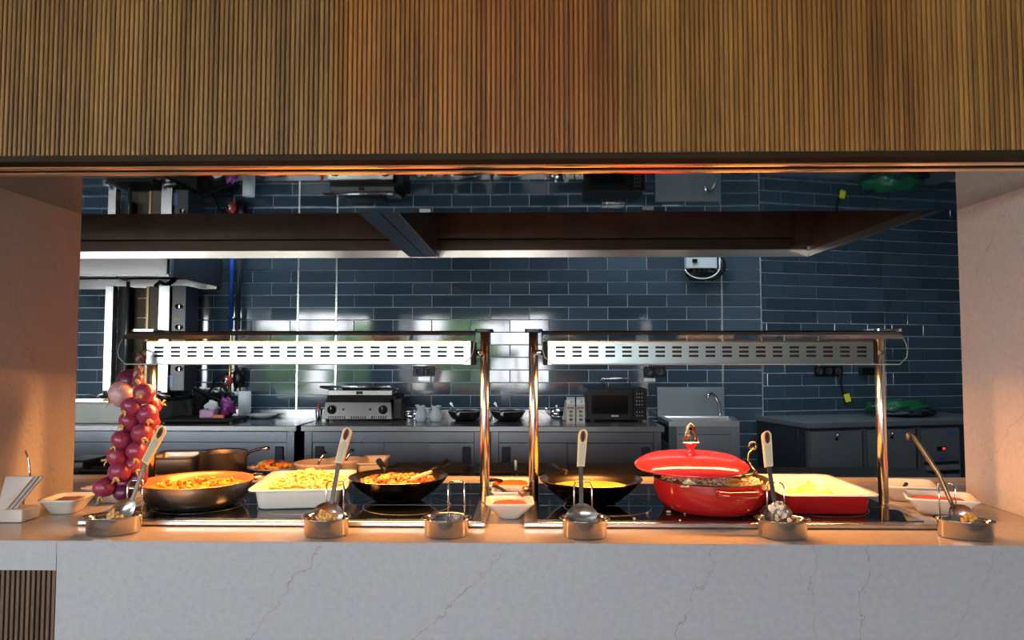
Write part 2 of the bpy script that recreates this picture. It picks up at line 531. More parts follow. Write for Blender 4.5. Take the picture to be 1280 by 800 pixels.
def onionmat(name, c0, c1):
    m, nt, b = newmat(name)
    N, L = nt.nodes, nt.links
    tc = N.new('ShaderNodeTexCoord')
    sep = N.new('ShaderNodeSeparateXYZ'); L.new(tc.outputs['Object'], sep.inputs[0])
    at = N.new('ShaderNodeMath'); at.operation = 'ARCTAN2'
    L.new(sep.outputs['Y'], at.inputs[0]); L.new(sep.outputs['X'], at.inputs[1])
    cb = N.new('ShaderNodeCombineXYZ'); L.new(at.outputs[0], cb.inputs[0])
    oi = N.new('ShaderNodeObjectInfo')
    mu = N.new('ShaderNodeMath'); mu.operation = 'MULTIPLY'; mu.inputs[1].default_value = 37
    L.new(oi.outputs['Random'], mu.inputs[0]); L.new(mu.outputs[0], cb.inputs[1])
    zz = N.new('ShaderNodeMath'); zz.operation = 'MULTIPLY'; zz.inputs[1].default_value = 12
    L.new(sep.outputs['Z'], zz.inputs[0]); L.new(zz.outputs[0], cb.inputs[2])
    n = N.new('ShaderNodeTexNoise'); n.inputs['Scale'].default_value = 4.6; n.inputs['Detail'].default_value = 6; n.inputs['Roughness'].default_value = 0.65
    L.new(cb.outputs[0], n.inputs['Vector'])
    cr = N.new('ShaderNodeValToRGB')
    cr.color_ramp.elements[0].position = 0.41; cr.color_ramp.elements[0].color = (*c0, 1)
    cr.color_ramp.elements[1].position = 0.60; cr.color_ramp.elements[1].color = (*c1, 1)
    L.new(n.outputs['Fac'], cr.inputs['Fac']); L.new(cr.outputs['Color'], b.inputs['Base Color'])
    b.inputs['Roughness'].default_value = 0.34
    return m
M['onion'] = onionmat('red_onion_skin', (0.10, 0.008, 0.035), (0.44, 0.05, 0.115))
M['oniondark'] = onionmat('purple_onion_skin', (0.06, 0.006, 0.030), (0.16, 0.02, 0.07))
M['onionpale'] = onionmat('pale_onion_skin', (0.36, 0.13, 0.14), (0.66, 0.45, 0.42))

# ------------------------------------------------------------------ main dimensions
CT = 0.92            # serving counter top
YF, YB = 1.685, 2.55 # counter front / back
PB = 2.24            # back edge of the pillars
PXL = P(102, 268, PB).x
PXR = P(1196, 262, PB).x
SO = 1.803           # soffit height
WY = 5.15            # tiled back wall
BY = 1.63            # bulkhead face

# ------------------------------------------------------------------ dining room behind the camera
DX0, DX1, DCEIL = -11.0, 6.5, 3.3
struct(bx('floor', M['floor'], None, DX0, DX1, WIN_Y, YF, -0.1, 0))
struct(bx('ceiling', M['ceil'], None, DX0, DX1, WIN_Y, BY, DCEIL, DCEIL + 0.1))
struct(bx('wall_west', M['paint'], None, DX0 - 0.15, DX0, WIN_Y, 2.3, -0.1, DCEIL))
struct(bx('wall_east', M['paint'], None, DX1, DX1 + 0.15, WIN_Y, 2.3, -0.1, DCEIL))
wb = MB()
xs = [DX0] + [x for w in WIN for x in w] + [DX1]
for i in range(0, len(xs), 2):
    wb.box(xs[i], xs[i + 1], WIN_Y - 0.15, WIN_Y, -0.1, DCEIL)
for (a, b) in WIN:
    wb.box(a, b, WIN_Y - 0.15, WIN_Y, -0.1, WIN_Z0)
    wb.box(a, b, WIN_Y - 0.15, WIN_Y, WIN_Z1, DCEIL)
struct(wb.build('wall_south', M['paint']))
for k, (a, b) in enumerate(WIN):
    f = MB()
    for x in (a, a + (b - a) / 3, a + 2 * (b - a) / 3, b):
        f.box(max(a, x - 0.03), min(b, x + 0.03), WIN_Y - 0.10, WIN_Y - 0.04, WIN_Z0, WIN_Z1)
    for z in (WIN_Z0, WIN_Z1 - 0.06):
        f.box(a, b, WIN_Y - 0.095, WIN_Y - 0.045, z, z + 0.06)
    w = struct(f.build('window_%d' % (k + 1), M['black']))
    for j in range(3):
        x0 = a + (b - a) / 3 * j
        bx('pane', M['pane'], w, x0 + 0.03, x0 + (b - a) / 3 - 0.03, WIN_Y - 0.074, WIN_Y - 0.068, WIN_Z0 + 0.06, WIN_Z1 - 0.06)
struct(bx('ground', M['ground'], None, -30, 24, -30, WIN_Y - 0.15, -0.3, -0.1))
for (x, y, r, h, lab) in ((-1.6, -8.6, 0.75, 1.1, 'round green garden shrub seen through the window nearest the middle'),
                          (-4.6, -9.3, 0.8, 1.0, 'green garden shrub outside between the second and third windows'),
                          (-7.3, -10.5, 1.0, 0.95, 'large green garden shrub outside the far left window')):
    t = thing('garden_shrub', (x, y, -0.1), lab, 'shrub', 'shrubs outside the dining room windows')
    MB().tube([(x, y, -0.1), (x + 0.03, y, 0.6)], 0.05, 8).build('stem', M['heater'], t)
    MB().blob((x, y, 0.25 + h), (r, r * 0.8, h), seed=x, amp=0.35, n=22, m=16, freq=3).build('foliage', M['leaf'], t)

# front wall around the opening
vein_pillar_l = stone('quartz_pillar_left', (0.60, 0.53, 0.49), 'Y', [
    (1.95, 1.55, 2.16, 0.93, 0.0022, 0.5), (1.90, 1.35, 2.14, 1.02, 0.0022, 0.45), (1.97, 1.20, 2.2, 0.95, 0.002, 0.4), (2.17, 1.8, 2.22, 1.6, 0.002, 0.4)])
vein_pillar_r = stone('quartz_pillar_right', (0.62, 0.55, 0.51), 'Y', [
    (2.20, 1.55, 1.98, 1.80, 0.0022, 0.5), (2.02, 1.42, 1.88, 1.75, 0.002, 0.35), (2.16, 1.0, 1.9, 1.28, 0.0022, 0.45), (1.9, 1.6, 2.05, 1.80, 0.002, 0.4)])
PLX = PXL - 0.36        # far side of the left pillar; a second hatch opens beyond it
HX = -4.9
struct(MB().box(PLX, PXL, 1.64, PB, CT + 0.0005, SO + 0.01).build('wall_left', vein_pillar_l))
struct(MB().box(PXR, PXR + 0.6, 1.64, PB, CT + 0.0005, SO + 0.01).build('wall_right', vein_pillar_r))
struct(MB().box(DX0, HX, BY + 0.04, PB, -0.1, DCEIL).box(PXR + 0.6, DX1, BY + 0.04, PB, -0.1, DCEIL)
       .build('wall_front', M['paint']))
struct(bx('wall_over_hatch', M['paint'], None, HX, PXR + 0.6, BY + 0.03, PB + 0.02, SO + 0.031, DCEIL))

# fluted wooden bulkhead
tones = [((0.147, 0.07, 0.019), (0.386, 0.201, 0.063)), ((0.175, 0.086, 0.021), (0.442, 0.24, 0.066)), ((0.18, 0.064, 0.011), (0.446, 0.177, 0.033)), ((0.18, 0.053, 0.009), (0.427, 0.146, 0.025)), ((0.18, 0.074, 0.012), (0.43, 0.2, 0.04)), ((0.179, 0.07, 0.013), (0.43, 0.19, 0.04)), ((0.179, 0.078, 0.016), (0.441, 0.21, 0.049))]
WM = [wood('fluted_wood_%d' % i, a, b) for i, (a, b) in enumerate(tones)]
bulk = struct(thing('wall_upper', (0, BY, SO + 0.01), None, None), 'fluted brown wooden bulkhead over the serving hatch')
edges = [-1.62] + [PX(p, BY) for p in (388, 413, 595, 775, 935, 1170)] + [1.62]
PITCHX = 0.01115
SW = 0.0092
Z0s, Z1s = SO + 0.012, DCEIL
def slat_mesh(name, m, h):
    o = MB()
    ol = [(-SW / 2, 0.0), (-SW / 2 + 0.0004, -0.0045), (-SW / 2 + 0.0022, -0.0062), (SW / 2 - 0.0022, -0.0062), (SW / 2 - 0.0004, -0.0045), (SW / 2, 0.0)]
    o.prism(ol, 'z', 0, h)
    return o.mesh(name, m, Vector((0, 0, 0)))
for i in range(7):
    a, b = edges[i], edges[i + 1]
    n = max(2, round((b - a) / PITCHX))
    w = (b - a) / n
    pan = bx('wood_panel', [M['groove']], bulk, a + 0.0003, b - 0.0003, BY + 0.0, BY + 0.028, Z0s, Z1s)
    me = slat_mesh('slat', WM[i], Z1s - Z0s)
    for k in range(n):
        inst('slat', me, (a + w * (k + 0.5), BY, Z0s), pan)
# metal edge, shutter rails and mirror soffit
struct(bx('trim_1', M['bronze_dark'], None, -1.62, 1.62, BY - 0.004, 1.665, SO - 0.002, SO + 0.012))
def rail(y): return MB().prism([(y - 0.004, SO + 0.007), (y - 0.004, SO + 0.002), (y - 0.0025, SO - 0.0004), (y + 0.001, SO - 0.0030), (y + 0.0045, SO - 0.0046), (y + 0.006, SO + 0.007)], 'x', -1.62, 1.62)
struct(rail(1.690).build('trim_2', M['brass']))
struct(bx('trim_3', M['bronze_dark'], None, -1.62, 1.62, 1.665, 1.758, SO + 0.008, SO + 0.03))
struct(rail(1.744).build('trim_4', M['brass']))
struct(bx('ceiling_soffit', M['mirror'], None, PXL, PXR, 1.758, PB, SO, SO + 0.03), 'mirror polished steel soffit of the hatch reflecting the kitchen upside down')

# ------------------------------------------------------------------ serving counter
XS = PX(79, YF)
def vw(p0, p1, w=0.0022, s=0.8):
    a, b = P(*p0, YF), P(*p1, YF)
    return (a.x, a.z, b.x, b.z, w, s)
vein_front = stone('quartz_front', (0.375, 0.372, 0.405), 'X', [
    vw((402, 684), (300, 808)), vw((636, 682), (512, 808)), vw((898, 684), (840, 810)), vw((1020, 684), (1012, 810), 0.0018, 0.6),
    vw((1083, 684), (1075, 808), 0.002, 0.8), vw((1246, 690), (1190, 806), 0.002, 0.45)], rough=0.35)
stone_top = stone('quartz_top', (0.43, 0.37, 0.33), 'X', [], rough=0.16)
sco = thing('serving_counter', (0, YF, 0), 'long white quartz serving counter with thin grey veins across the hatch', 'counter')
bx('countertop', stone_top, sco, HX + 0.001, PXR + 0.599, YF + 0.001, YB, CT - 0.03, CT)
bx('front_panel', vein_front, sco, XS, PXR + 0.599, YF, YF + 0.03, 0, CT - 0.0005, 0.001)
bx('corner_panel', vein_front, sco, HX + 0.001, XS - 0.0012, YF, YF + 0.03, P(40, 713, YF).z, CT - 0.0005, 0.001)
bx('counter_body', M['kwall'], sco, HX + 0.001, PXR + 0.599, YF + 0.05, YB - 0.02, 0, CT - 0.03)
bx('rear_edge', M['cream'], sco, HX + 0.001, PXR + 0.599, YB - 0.012, YB + 0.004, CT - 0.04, CT + 0.012)
DW = wood('dark_fluted_wood', (0.045, 0.020, 0.009), (0.14, 0.070, 0.032))
fp = bx('wood_panel', M['groove'], sco, HX + 0.001, XS - 0.004, YF + 0.032, YF + 0.045, 0.0, P(40, 713, YF).z)
ol = [(-0.0048, 0), (-0.0035, -0.006), (0.0035, -0.006), (0.0048, 0)]
me = MB().prism(ol, 'z', 0, P(40, 713, YF).z - 0.001).mesh('slat', DW, Vector((0, 0, 0)))
x = XS - 0.010
while x > -1.72:
    inst('slat', me, (x, YF + 0.032, 0), fp)
    x -= 0.0123

# ------------------------------------------------------------------ kitchen shell
KC = 2.9
struct(bx('floor_kitchen', M['kfloor'], None, -5.6, 5.0, YF, 7.2, -0.1, -0.001))
struct(bx('ceiling_kitchen', M['ceil'], None, -5.6, 5.0, PB + 0.02, 7.2, KC, KC + 0.1))
struct(bx('wall_kitchen_left', M['kwall'], None, -5.55, -5.4, PB, WY + 0.1, -0.1, KC))
struct(bx('wall_kitchen_right', M['kwall'], None, 4.0, 4.15, PB, 7.0, -0.1, KC))
CX = PX(952, WY)
wall_back = struct(bx('wall_back', M['grout'], None, -5.4, CX, WY, WY + 0.15, -0.1, KC), 'back wall of dark blue glazed brick tiles')
ANG = R(15)
DV = Vector((math.cos(ANG), math.sin(ANG), 0))
NV = Vector((-math.sin(ANG), math.cos(ANG), 0))
CO = Vector((CX, WY, 0))
RL = 2.5
mr_ = Matrix.Translation(CO) @ Matrix.Rotation(ANG, 4, 'Z')
wall_angle = struct(MB().box(0, RL, 0, 0.15, -0.1, KC, mr_).build('wall_back_right', M['grout']), 'angled right kitchen wall of dark blue brick tiles')

ROWH = (P(700, 337.3, WY).z - P(700, 494, WY).z) / 10
ZL = P(700, 337.3, WY).z
TW = (PX(735.5, WY) - PX(637.3, WY)) / 2
GR = 0.0052
_tm = {}
def tile_mesh(w, h):
    k = (round(w, 3), round(h, 3))
    if k not in _tm:
        g = 0.0016
        o = MB()
        r0 = [Vector((x, 0.001, z)) for (x, z) in ((-w / 2, -h / 2), (w / 2, -h / 2), (w / 2, h / 2), (-w / 2, h / 2))]
        r1 = [Vector((v.x, -0.006, v.z)) for v in r0]
        r2 = [Vector((v.x * (1 - 2 * g / w), -0.0075, v.z * (1 - 2 * g / h))) for v in r0]
        o.loft([r0, r1, r2], smooth=False, cap0=False)
        _tm[k] = o.mesh('tile', M['tile'], Vector((0, 0, 0)))
    return _tm[k]
rt = random.Random(3)
def tiles(parent, base, d, ang, s0, s1, joint, stack, ztop_line, zlo, zhi):
    """lay brick tiles on a wall: s along d from base; joint = one joint position of the course just under ztop_line"""
    k0 = math.floor((ztop_line - zhi) / ROWH)
    k1 = math.ceil((ztop_line - zlo) / ROWH)
    for k in range(k0, k1):
        zt, zb = min(zhi, ztop_line - k * ROWH), max(zlo, ztop_line - (k + 1) * ROWH)
        if zt - zb < 0.02: continue
        if stack: cuts = [s0, s1]
        else:
            j = joint + (TW / 2 if k % 2 else 0)
            j -= math.ceil((j - s0) / TW) * TW
            cuts = [s0]
            while j < s1 - 0.012:
                if j > s0 + 0.012: cuts.append(j)
                j += TW
            cuts.append(s1)
        for a, b in zip(cuts[:-1], cuts[1:]):
            me = tile_mesh(b - a - GR, zt - zb - GR)
            p = base + d * ((a + b) / 2) + Vector((0, 0, (zt + zb) / 2))
            inst('tile', me, p, parent, Euler((rt.gauss(0, 0.0035), 0, ang + rt.gauss(0, 0.003))))
W0 = Vector((0, WY, 0)); XD = Vector((1, 0, 0))
xa, xb, xc = PX(372, WY), PX(420, WY), PX(903, WY)
ZTOP = ZL + 1.5 * ROWH
tiles(wall_back, W0, XD, 0, -3.35, xa, PX(314, WY), False, ZL, 0.93, ZTOP)
tiles(wall_back, W0, XD, 0, xa, xb, 0, True, ZL, 0.93, ZTOP)
tiles(wall_back, W0, XD, 0, xb, xc, PX(637.3, WY), False, ZL, 0.93, ZTOP)
tiles(wall_back, W0, XD, 0, PX(800, WY), xc, PX(637.3, WY), False, ZL, 0.52, 0.93)
tiles(wall_back, W0, XD, 0, xc, CX - 0.004, 0, True, ZL, 0.45, ZTOP)
def wall_s(px, py):
    d = ray(px, py); o = Vector((0, 0, CAMZ))
    t = (CO - o).dot(NV) / d.dot(NV)
    p = o + d * t
    return (p - CO).dot(DV), p.z
ZR = wall_s(975, 341.5)[1]
sm = wall_s(1104.5, 400)[0]
tiles(wall_angle, CO, DV, ANG, 0.004, sm, wall_s(999, 350)[0], False, ZR, 0.90, 2.5)
tiles(wall_angle, CO, DV, ANG, sm, RL, wall_s(1151, 350)[0], False, ZR, 0.90, 2.5)
for k, x in enumerate((xa, xb, xc)):
    struct(bx('trim_%d' % (5 + k), M['tiletrim'], None, x - 0.006, x + 0.006, WY - 0.013, WY - 0.0005, (0.93, 0.93, 1.16)[k], ZTOP))
struct(bx('trim_8', M['tiletrim'], None, CX - 0.006, CX + 0.004, WY - 0.012, WY - 0.0005, 0.6, ZTOP))

# fill luminaires added to light the kitchen, unseen above the hood and soffit
for (x, y, w, d) in ((-2.0, 4.75, 1.2, 0.25), (0.9, 4.75, 1.2, 0.25), (2.4, 3.6, 0.25, 1.2), (-4.0, 3.6, 0.25, 1.2)):
    t = thing('fill_luminaire', (x, y, KC - 0.06), 'white fill luminaire added unseen above the kitchen ' + {(-2.0): 'over the rotisserie', 0.9: 'over the microwave', 2.4: 'beside the refrigerated counter'}.get(x, 'beyond the left pillar'), 'lamp', 'added kitchen fill luminaires')
    bx('housing', M['whiteplain'], t, x - w / 2, x + w / 2, y - d / 2, y + d / 2, KC - 0.055, KC - 0.001)
    bx('diffuser', M['lamp_white'], t, x - w / 2 + 0.02, x + w / 2 - 0.02, y - d / 2 + 0.02, y + d / 2 - 0.02, KC - 0.062, KC - 0.055)
    l = bpy.data.lights.new('fill_luminaire_light', 'AREA'); l.shape = 'RECTANGLE'; l.size, l.size_y = w * 0.95, d * 0.9
    l.energy = KITCHEN_W / 4; l.color = (0.78, 0.89, 1.0)
    lo = bpy.data.objects.new('fill_luminaire_light', l); C.objects.link(lo)
    setp(lo, Vector((x, y, KC - 0.066)), t)

# ------------------------------------------------------------------ extraction hood over the cooking line
HZ = 1.950
HX0, HX1, HY0, HY1 = -3.3, P(1012, 320, 4.3).x, 2.62, 4.30
hood = thing('extraction_hood', (0, 3.4, HZ), 'wide stainless extraction hood hanging behind the hatch under the mirror soffit', 'hood')
# inner gutter, lip and back panel along the far side
o = MB(); o.add([(HX0, HY1 + 0.006, HZ), (HX1, HY1 + 0.006, HZ), (HX1, HY1, HZ + 0.042), (HX0, HY1, HZ + 0.042),
                 (HX0, HY1 + 0.03, HZ), (HX1, HY1 + 0.03, HZ), (HX1, HY1 + 0.03, HZ + 0.042), (HX0, HY1 + 0.03, HZ + 0.042)],
                [(0, 1, 2, 3), (0, 4, 5, 1), (5, 4, 7, 6), (3, 2, 6, 7), (0, 3, 7, 4), (1, 5, 6, 2)])
o.build('rear_lip', M['lip'], hood)
bx('rear_gutter', M['gutter'], hood, HX0, HX1 - 0.02, HY1 + 0.006, HY1 + 0.03, HZ + 0.043, HZ + 0.105)
bx('gutter_groove', M['gasket'], hood, HX0, HX1 - 0.02, HY1 + 0.012, HY1 + 0.03, HZ + 0.106, HZ + 0.116)
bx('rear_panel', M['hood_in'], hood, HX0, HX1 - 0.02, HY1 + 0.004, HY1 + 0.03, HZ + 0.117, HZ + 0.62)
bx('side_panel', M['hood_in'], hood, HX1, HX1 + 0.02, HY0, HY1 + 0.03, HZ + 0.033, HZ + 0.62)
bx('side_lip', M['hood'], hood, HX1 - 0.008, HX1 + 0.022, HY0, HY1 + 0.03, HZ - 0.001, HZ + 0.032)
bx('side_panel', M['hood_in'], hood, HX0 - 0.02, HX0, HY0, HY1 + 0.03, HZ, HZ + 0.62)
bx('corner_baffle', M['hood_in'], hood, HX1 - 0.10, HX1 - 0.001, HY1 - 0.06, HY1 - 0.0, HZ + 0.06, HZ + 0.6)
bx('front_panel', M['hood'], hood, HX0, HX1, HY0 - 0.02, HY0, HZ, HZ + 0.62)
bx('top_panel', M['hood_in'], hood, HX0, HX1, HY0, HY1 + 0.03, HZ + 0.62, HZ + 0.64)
bxa, bxb = P(512, 322, 4.28).x, P(548, 322, 4.28).x
bm_ = bx('cross_beam', M['hood_dark'], hood, bxa, bxb, HY0, 4.28, HZ, HZ + 0.3)
bx('beam_seam', M['gasket'], bm_, (bxa + bxb) / 2 + 0.004, (bxa + bxb) / 2 + 0.009, HY0, 4.28, HZ - 0.0015, HZ - 0.0002)
bx('beam_edge', M['hood'], bm_, bxb - 0.008, bxb + 0.001, HY0, 4.28, HZ - 0.003, HZ - 0.0002)
for xx in (-2.2, 0.9):
    bx('hanger_rod', M['steel'], hood, xx - 0.01, xx + 0.01, 3.4, 3.42, HZ + 0.64, KC)

# small hood over the rotisserie
gz = P(150, 343, 4.36).z
g1 = P(208, 343, 4.36).x
gh = thing('rotisserie_hood', (-2.6, 4.7, gz), 'small stainless hood with dark side over the upright rotisserie grill', 'hood')
bx('front_panel', M['steel_soft'], gh, -3.3, g1, 4.36, 4.38, gz, gz + 0.20)
bx('front_lip', M['steel'], gh, -3.3, g1 + 0.02, 4.35, 4.375, gz - 0.012, gz - 0.001)
bx('side_panel', M['darkpanel'], gh, g1 - 0.01, g1 + 0.01, 4.381, WY - 0.012, gz - 0.004, gz + 0.20)
bx('side_seam', M['tiletrim'], gh, g1 + 0.0105, g1 + 0.013, 4.381, 4.42, gz - 0.004, gz + 0.20)
bx('inner_panel', M['hood_in'], gh, -3.3, g1 - 0.011, 4.381, WY - 0.04, gz + 0.06, gz + 0.08)
bx('rear_lip', M['steel'], gh, -3.3, g1 - 0.011, WY - 0.05, WY - 0.02, gz - 0.02, gz + 0.05)
bx('top_panel', M['steel_soft'], gh, -3.3, g1 - 0.011, 4.381, WY - 0.02, gz + 0.19, gz + 0.2)
bx('duct', M['steel_soft'], gh, -2.9, -2.6, 4.6, 4.9, gz + 0.2, KC)

# ------------------------------------------------------------------ cooking range behind the counter
RY0, RY1, RZ = 2.60, 2.87, 0.918
rg = thing('cooking_range', (0, 2.8, 0), 'low black cooking range with iron grates behind the serving counter', 'cooking range')
bx('body', M['steel_soft'], rg, -1.9, 1.5, RY0, RY1, 0, RZ - 0.012)
bx('hob_plate', M['blackmetal'], rg, -1.9, 1.5, RY0, RY1, RZ - 0.012, RZ)
for gx in (-1.66, -0.37, -0.06, 0.30):
    g = MB()
    for k in range(4):
        g.box(gx - 0.14, gx + 0.14, RY0 + 0.045 + k * 0.062, RY0 + 0.055 + k * 0.062, RZ + 0.010, RZ + 0.018)
    for sx in (-0.14, 0, 0.13):
        g.box(gx + sx, gx + sx + 0.012, RY0 + 0.04, RY1 - 0.03, RZ + 0.008, RZ + 0.016)
        g.box(gx + sx, gx + sx + 0.012, RY0 + 0.04, RY0 + 0.055, RZ, RZ + 0.01)
        g.box(gx + sx, gx + sx + 0.012, RY1 - 0.045, RY1 - 0.03, RZ, RZ + 0.01)
    g.build('iron_grate', M['blackmetal'], rg)
    MB().lathe([(0.04, 0), (0.04, 0.005), (0.03, 0.007), (0.0, 0.0075)], 20, (gx, 2.735, RZ)).build('burner_cap', M['blackmetal'], rg)
bx('grill_cover', M['black'], rg, P(90, 590, 2.8).x, P(129, 590, 2.8).x, 2.68, 2.84, RZ + 0.0005, RZ + 0.045, 0.008)
bx('control_lug', M['steel'], rg, P(645, 590, 2.78).x - 0.006, P(645, 590, 2.78).x + 0.006, 2.7, 2.712, RZ, RZ + 0.05, 0.003)

# ------------------------------------------------------------------ stainless counters along the back wall
KY0, KY1, KT = 4.47, 5.12, 0.925
def kitchen_counter(px0, px1, label, seam=None, pads=(True, True)):
    x0, x1 = PX(px0, KY0), PX(px1, KY0)
    t = thing('steel_counter', ((x0 + x1) / 2, KY0, 0), label, 'counter', 'stainless counters along the back wall')
    bx('worktop', M['cabtop'], t, x0, x1, KY0, KY1, KT - 0.036, KT, 0.004)
    bx('upstand', M['cabtop'], t, x0, x1, KY1 - 0.015, KY1 + 0.012, KT + 0.0, KT + 0.055)
    for (a, b) in ((x0 + 0.02, x0 + 0.065), (x1 - 0.065, x1 - 0.02)):
        bx('leg', M['cab'], t, a, b, KY0 + 0.02, KY0 + 0.06, 0, KT - 0.036)
        bx('leg', M['cab'], t, a, b, KY1 - 0.06, KY1 - 0.02, 0, KT - 0.036)
    bx('carcass', M['gasket'], t, x0 + 0.03, x1 - 0.03, KY0 + 0.05, KY1 - 0.025, 0.12, KT - 0.04)
    bx('apron', M['cab'], t, x0 + 0.068, x1 - 0.068, KY0 + 0.022, KY0 + 0.04, KT - 0.103, KT - 0.04)
    xm = PX(seam, KY0) if seam else (x0 + x1) / 2
    for i, (a, b) in enumerate(((x0 + 0.068, xm - 0.002), (xm + 0.002, x1 - 0.068))):
        d = bx('door', M['cab'], t, a, b, KY0 + 0.030 - 0.004 * i, KY0 + 0.046, 0.15, KT - 0.108)
        if pads[i]:
            hx = a + 0.045 if i == 0 else b - 0.045
            bx('handle', M['navy'], d, hx - 0.027, hx + 0.027, KY0 + 0.018 - 0.004 * i, KY0 + 0.0295 - 0.004 * i, KT - 0.235, KT - 0.13, 0.006)
    return t
kitchen_counter(-40, 372, 'stainless back counter on the left under the rotisserie and paper roll', None, (False, True))
kitchen_counter(377, 606, 'stainless back counter in the middle under the contact grill', 480)
kitchen_counter(610, 830, 'stainless back counter under the microwave and milk cartons', 709)

# raised steel base with the rotisserie (upright kebab grill)
RB0 = P(150, 498, 4.58).z
t = thing('equipment_plinth', (PX(130, 4.6), 4.8, KT), 'low stainless equipment base with pale front under the rotisserie', 'equipment base')
bx('body', M['plinth'], t, PX(60, 4.58), PX(198, 4.58), 4.60, 5.08, KT + 0.001, RB0 - 0.03, 0.004)
bx('top_edge', M['chrome'], t, PX(60, 4.58), PX(198, 4.58), 4.58, 5.08, RB0 - 0.029, RB0, 0.004)
bx('access_panel', M['plinth'], t, PX(122, 4.58), PX(180, 4.58), 4.592, 4.599, KT + 0.012, RB0 - 0.045, 0.002)
GT = P(150, 357, 4.75).z
GB = RB0 + 0.02
r = thing('rotisserie_grill', (PX(170, 4.75), 4.8, RB0), 'upright kebab rotisserie with two bright steel side wings and a centre rod', 'grill')
def px4(a, b): return PX(a, 4.75), PX(b, 4.75)
for i, (a, b) in enumerate(((130, 140), (197, 211))):
    x0, x1 = px4(a, b)
    w = bx('side_wing', M['steel'], r, x0, x1, 4.74, 4.80, GB + 0.01, GT, 0.003)
    foot = MB().tube([(x0 + 0.02, 4.73, GB + 0.02), (x0 + 0.02, 4.72, GB - 0.0), ((x0 if i == 0 else x1) + (-0.05 if i == 0 else 0.03), 4.72, GB - 0.018)], 0.010, 8)
    foot.build('foot', M['steel'], r)
x0, x1 = px4(140, 197)
bx('back_box', M['heater'], r, x0 + 0.001, x1 - 0.001, 4.90, 5.02, GB, GT)
bx('left_shield', M['gasket'], r, x0 + 0.001, px4(151, 0)[0], 4.80, 4.9, GB + 0.08, GT)
bx('right_shield', M['heater'], r, px4(180, 0)[0], x1 - 0.03, 4.80, 4.9, GB + 0.02, GT)
bx('burner_divider', M['brownsteel'], r, px4(176, 0)[0], px4(179, 0)[0], 4.80, 4.9, GB + 0.02, GT)
for z in (GT - 0.075, GT - 0.21, GT - 0.35):
    b_ = bx('burner', M['heater'], r, px4(157, 0)[0], px4(175.5, 0)[0], 4.88, 4.9, z - 0.12, z - 0.006)
    bx('burner_bar', M['brownsteel'], b_, px4(157, 0)[0], px4(175.5, 0)[0], 4.872, 4.879, z - 0.004, z + 0.005)
MB().tube([(px4(153.5, 0)[0], 4.78, GB - 0.005), (px4(154.5, 0)[0], 4.78, GT + 0.03)], 0.012, 10).build('skewer_rod', M['greysteel'], r)
bx('drip_plate', M['blackmetal'], r, x0, x1, 4.62, 5.0, RB0 + 0.002, RB0 + 0.018)
MB().tube([(px4(146, 0)[0], 4.72, GT + 0.055), (px4(150, 0)[0], 4.72, GT + 0.035), (px4(158, 0)[0], 4.74, GT + 0.036)], 0.007, 8).build('top_bracket', M['steel'], r)
MB().tube([(px4(187, 0)[0], 4.80, GT), (px4(193, 0)[0], 4.80, GT + 0.03), (px4(199, 0)[0], 4.82, GT + 0.01), (px4(206, 0)[0], 4.86, GT + 0.05)], 0.016, 8).build('motor_arm', M['black'], r)
x0, x1 = px4(212, 230)
cb = bx('control_box', M['darkpanel'], r, x0, x1, 4.76, 4.95, GB + 0.02, GT, 0.004)
for py in (383, 409, 461):
    c = P(223, py, 4.755)
    k = MB().lathe([(0.018, 0), (0.016, 0.02), (0.0, 0.021)], 14, (0, 0, 0)).xf(Matrix.Translation((c.x, 4.759, c.z)) @ Matrix.Rotation(R(90), 4, 'X')).build('knob', M['black'], cb)
    bx('pointer', M['steel'], k, c.x + 0.010, c.x + 0.018, 4.735, 4.7395, c.z - 0.012, c.z + 0.008)
c = P(219.5, 397.5, 4.755)
MB().prism([(c.x - 0.011, c.z - 0.010), (c.x + 0.011, c.z - 0.010), (c.x, c.z + 0.010)], 'y', 4.757, 4.7597).build('warning_mark', M['yellow'], cb)
c = P(211, 475, 4.755)
bx('label_plate', M['bluetag'], cb, c.x - 0.01, c.x + 0.03, 4.757, 4.7597, c.z - 0.05, c.z + 0.03)

# black griddle beside the rotisserie and the things behind it
t = thing('griddle_plate', (PX(250, 4.7), 4.75, KT), 'flat black griddle plate on the left back counter', 'griddle')
bx('plate', M['blackmetal'], t, PX(203, 4.62), PX(294, 4.62), 4.60, 4.88, KT + 0.008, KT + 0.03, 0.004)
bx('backguard', M['blackmetal'], t, PX(244, 5.06), PX(282, 5.06), 5.055, 5.09, KT + 0.001, KT + 0.17)
for xx in (PX(204, 4.62), PX(288, 4.62)):
    for yy in (4.62, 4.85):
        bx('foot', M['black'], t, xx, xx + 0.02, yy, yy + 0.02, KT + 0.0005, KT + 0.008)
# blue gas pipe, clamp, red valve and hoses
gx = PX(288.5, 5.1)
t = thing('gas_pipe', (gx, 5.1, 1.2), 'bright blue vertical gas pipe on the tiled wall', 'pipe')
MB().tube([(gx, 5.09, P(0, 412, 5.09).z), (gx, 5.09, ZTOP + 0.25)], 0.016, 12).build('pipe', M['blue'], t)
cz = P(288, 398, 5.09).z
MB().tube([(gx - 0.035, 5.09, cz), (gx + 0.035, 5.09, cz)], 0.009, 8).build('clamp', M['chrome'], t)
MB().tube([(gx + 0.05, 5.085, P(0, 412, 5.09).z), (gx + 0.05, 5.085, ZTOP + 0.25)], 0.018, 10).build('dark_conduit', M['darkpanel'], t)
MB().tube([(gx, 5.09, P(0, 412, 5.09).z), (gx, 5.09, P(0, 470, 5.09).z), (gx - 0.004, 5.09, P(0, 490, 5.09).z)], 0.010, 10).build('brass_fitting', M['brassfit'], t)
vz = P(283, 476, 5.03).z
vx = PX(284, 5.03)
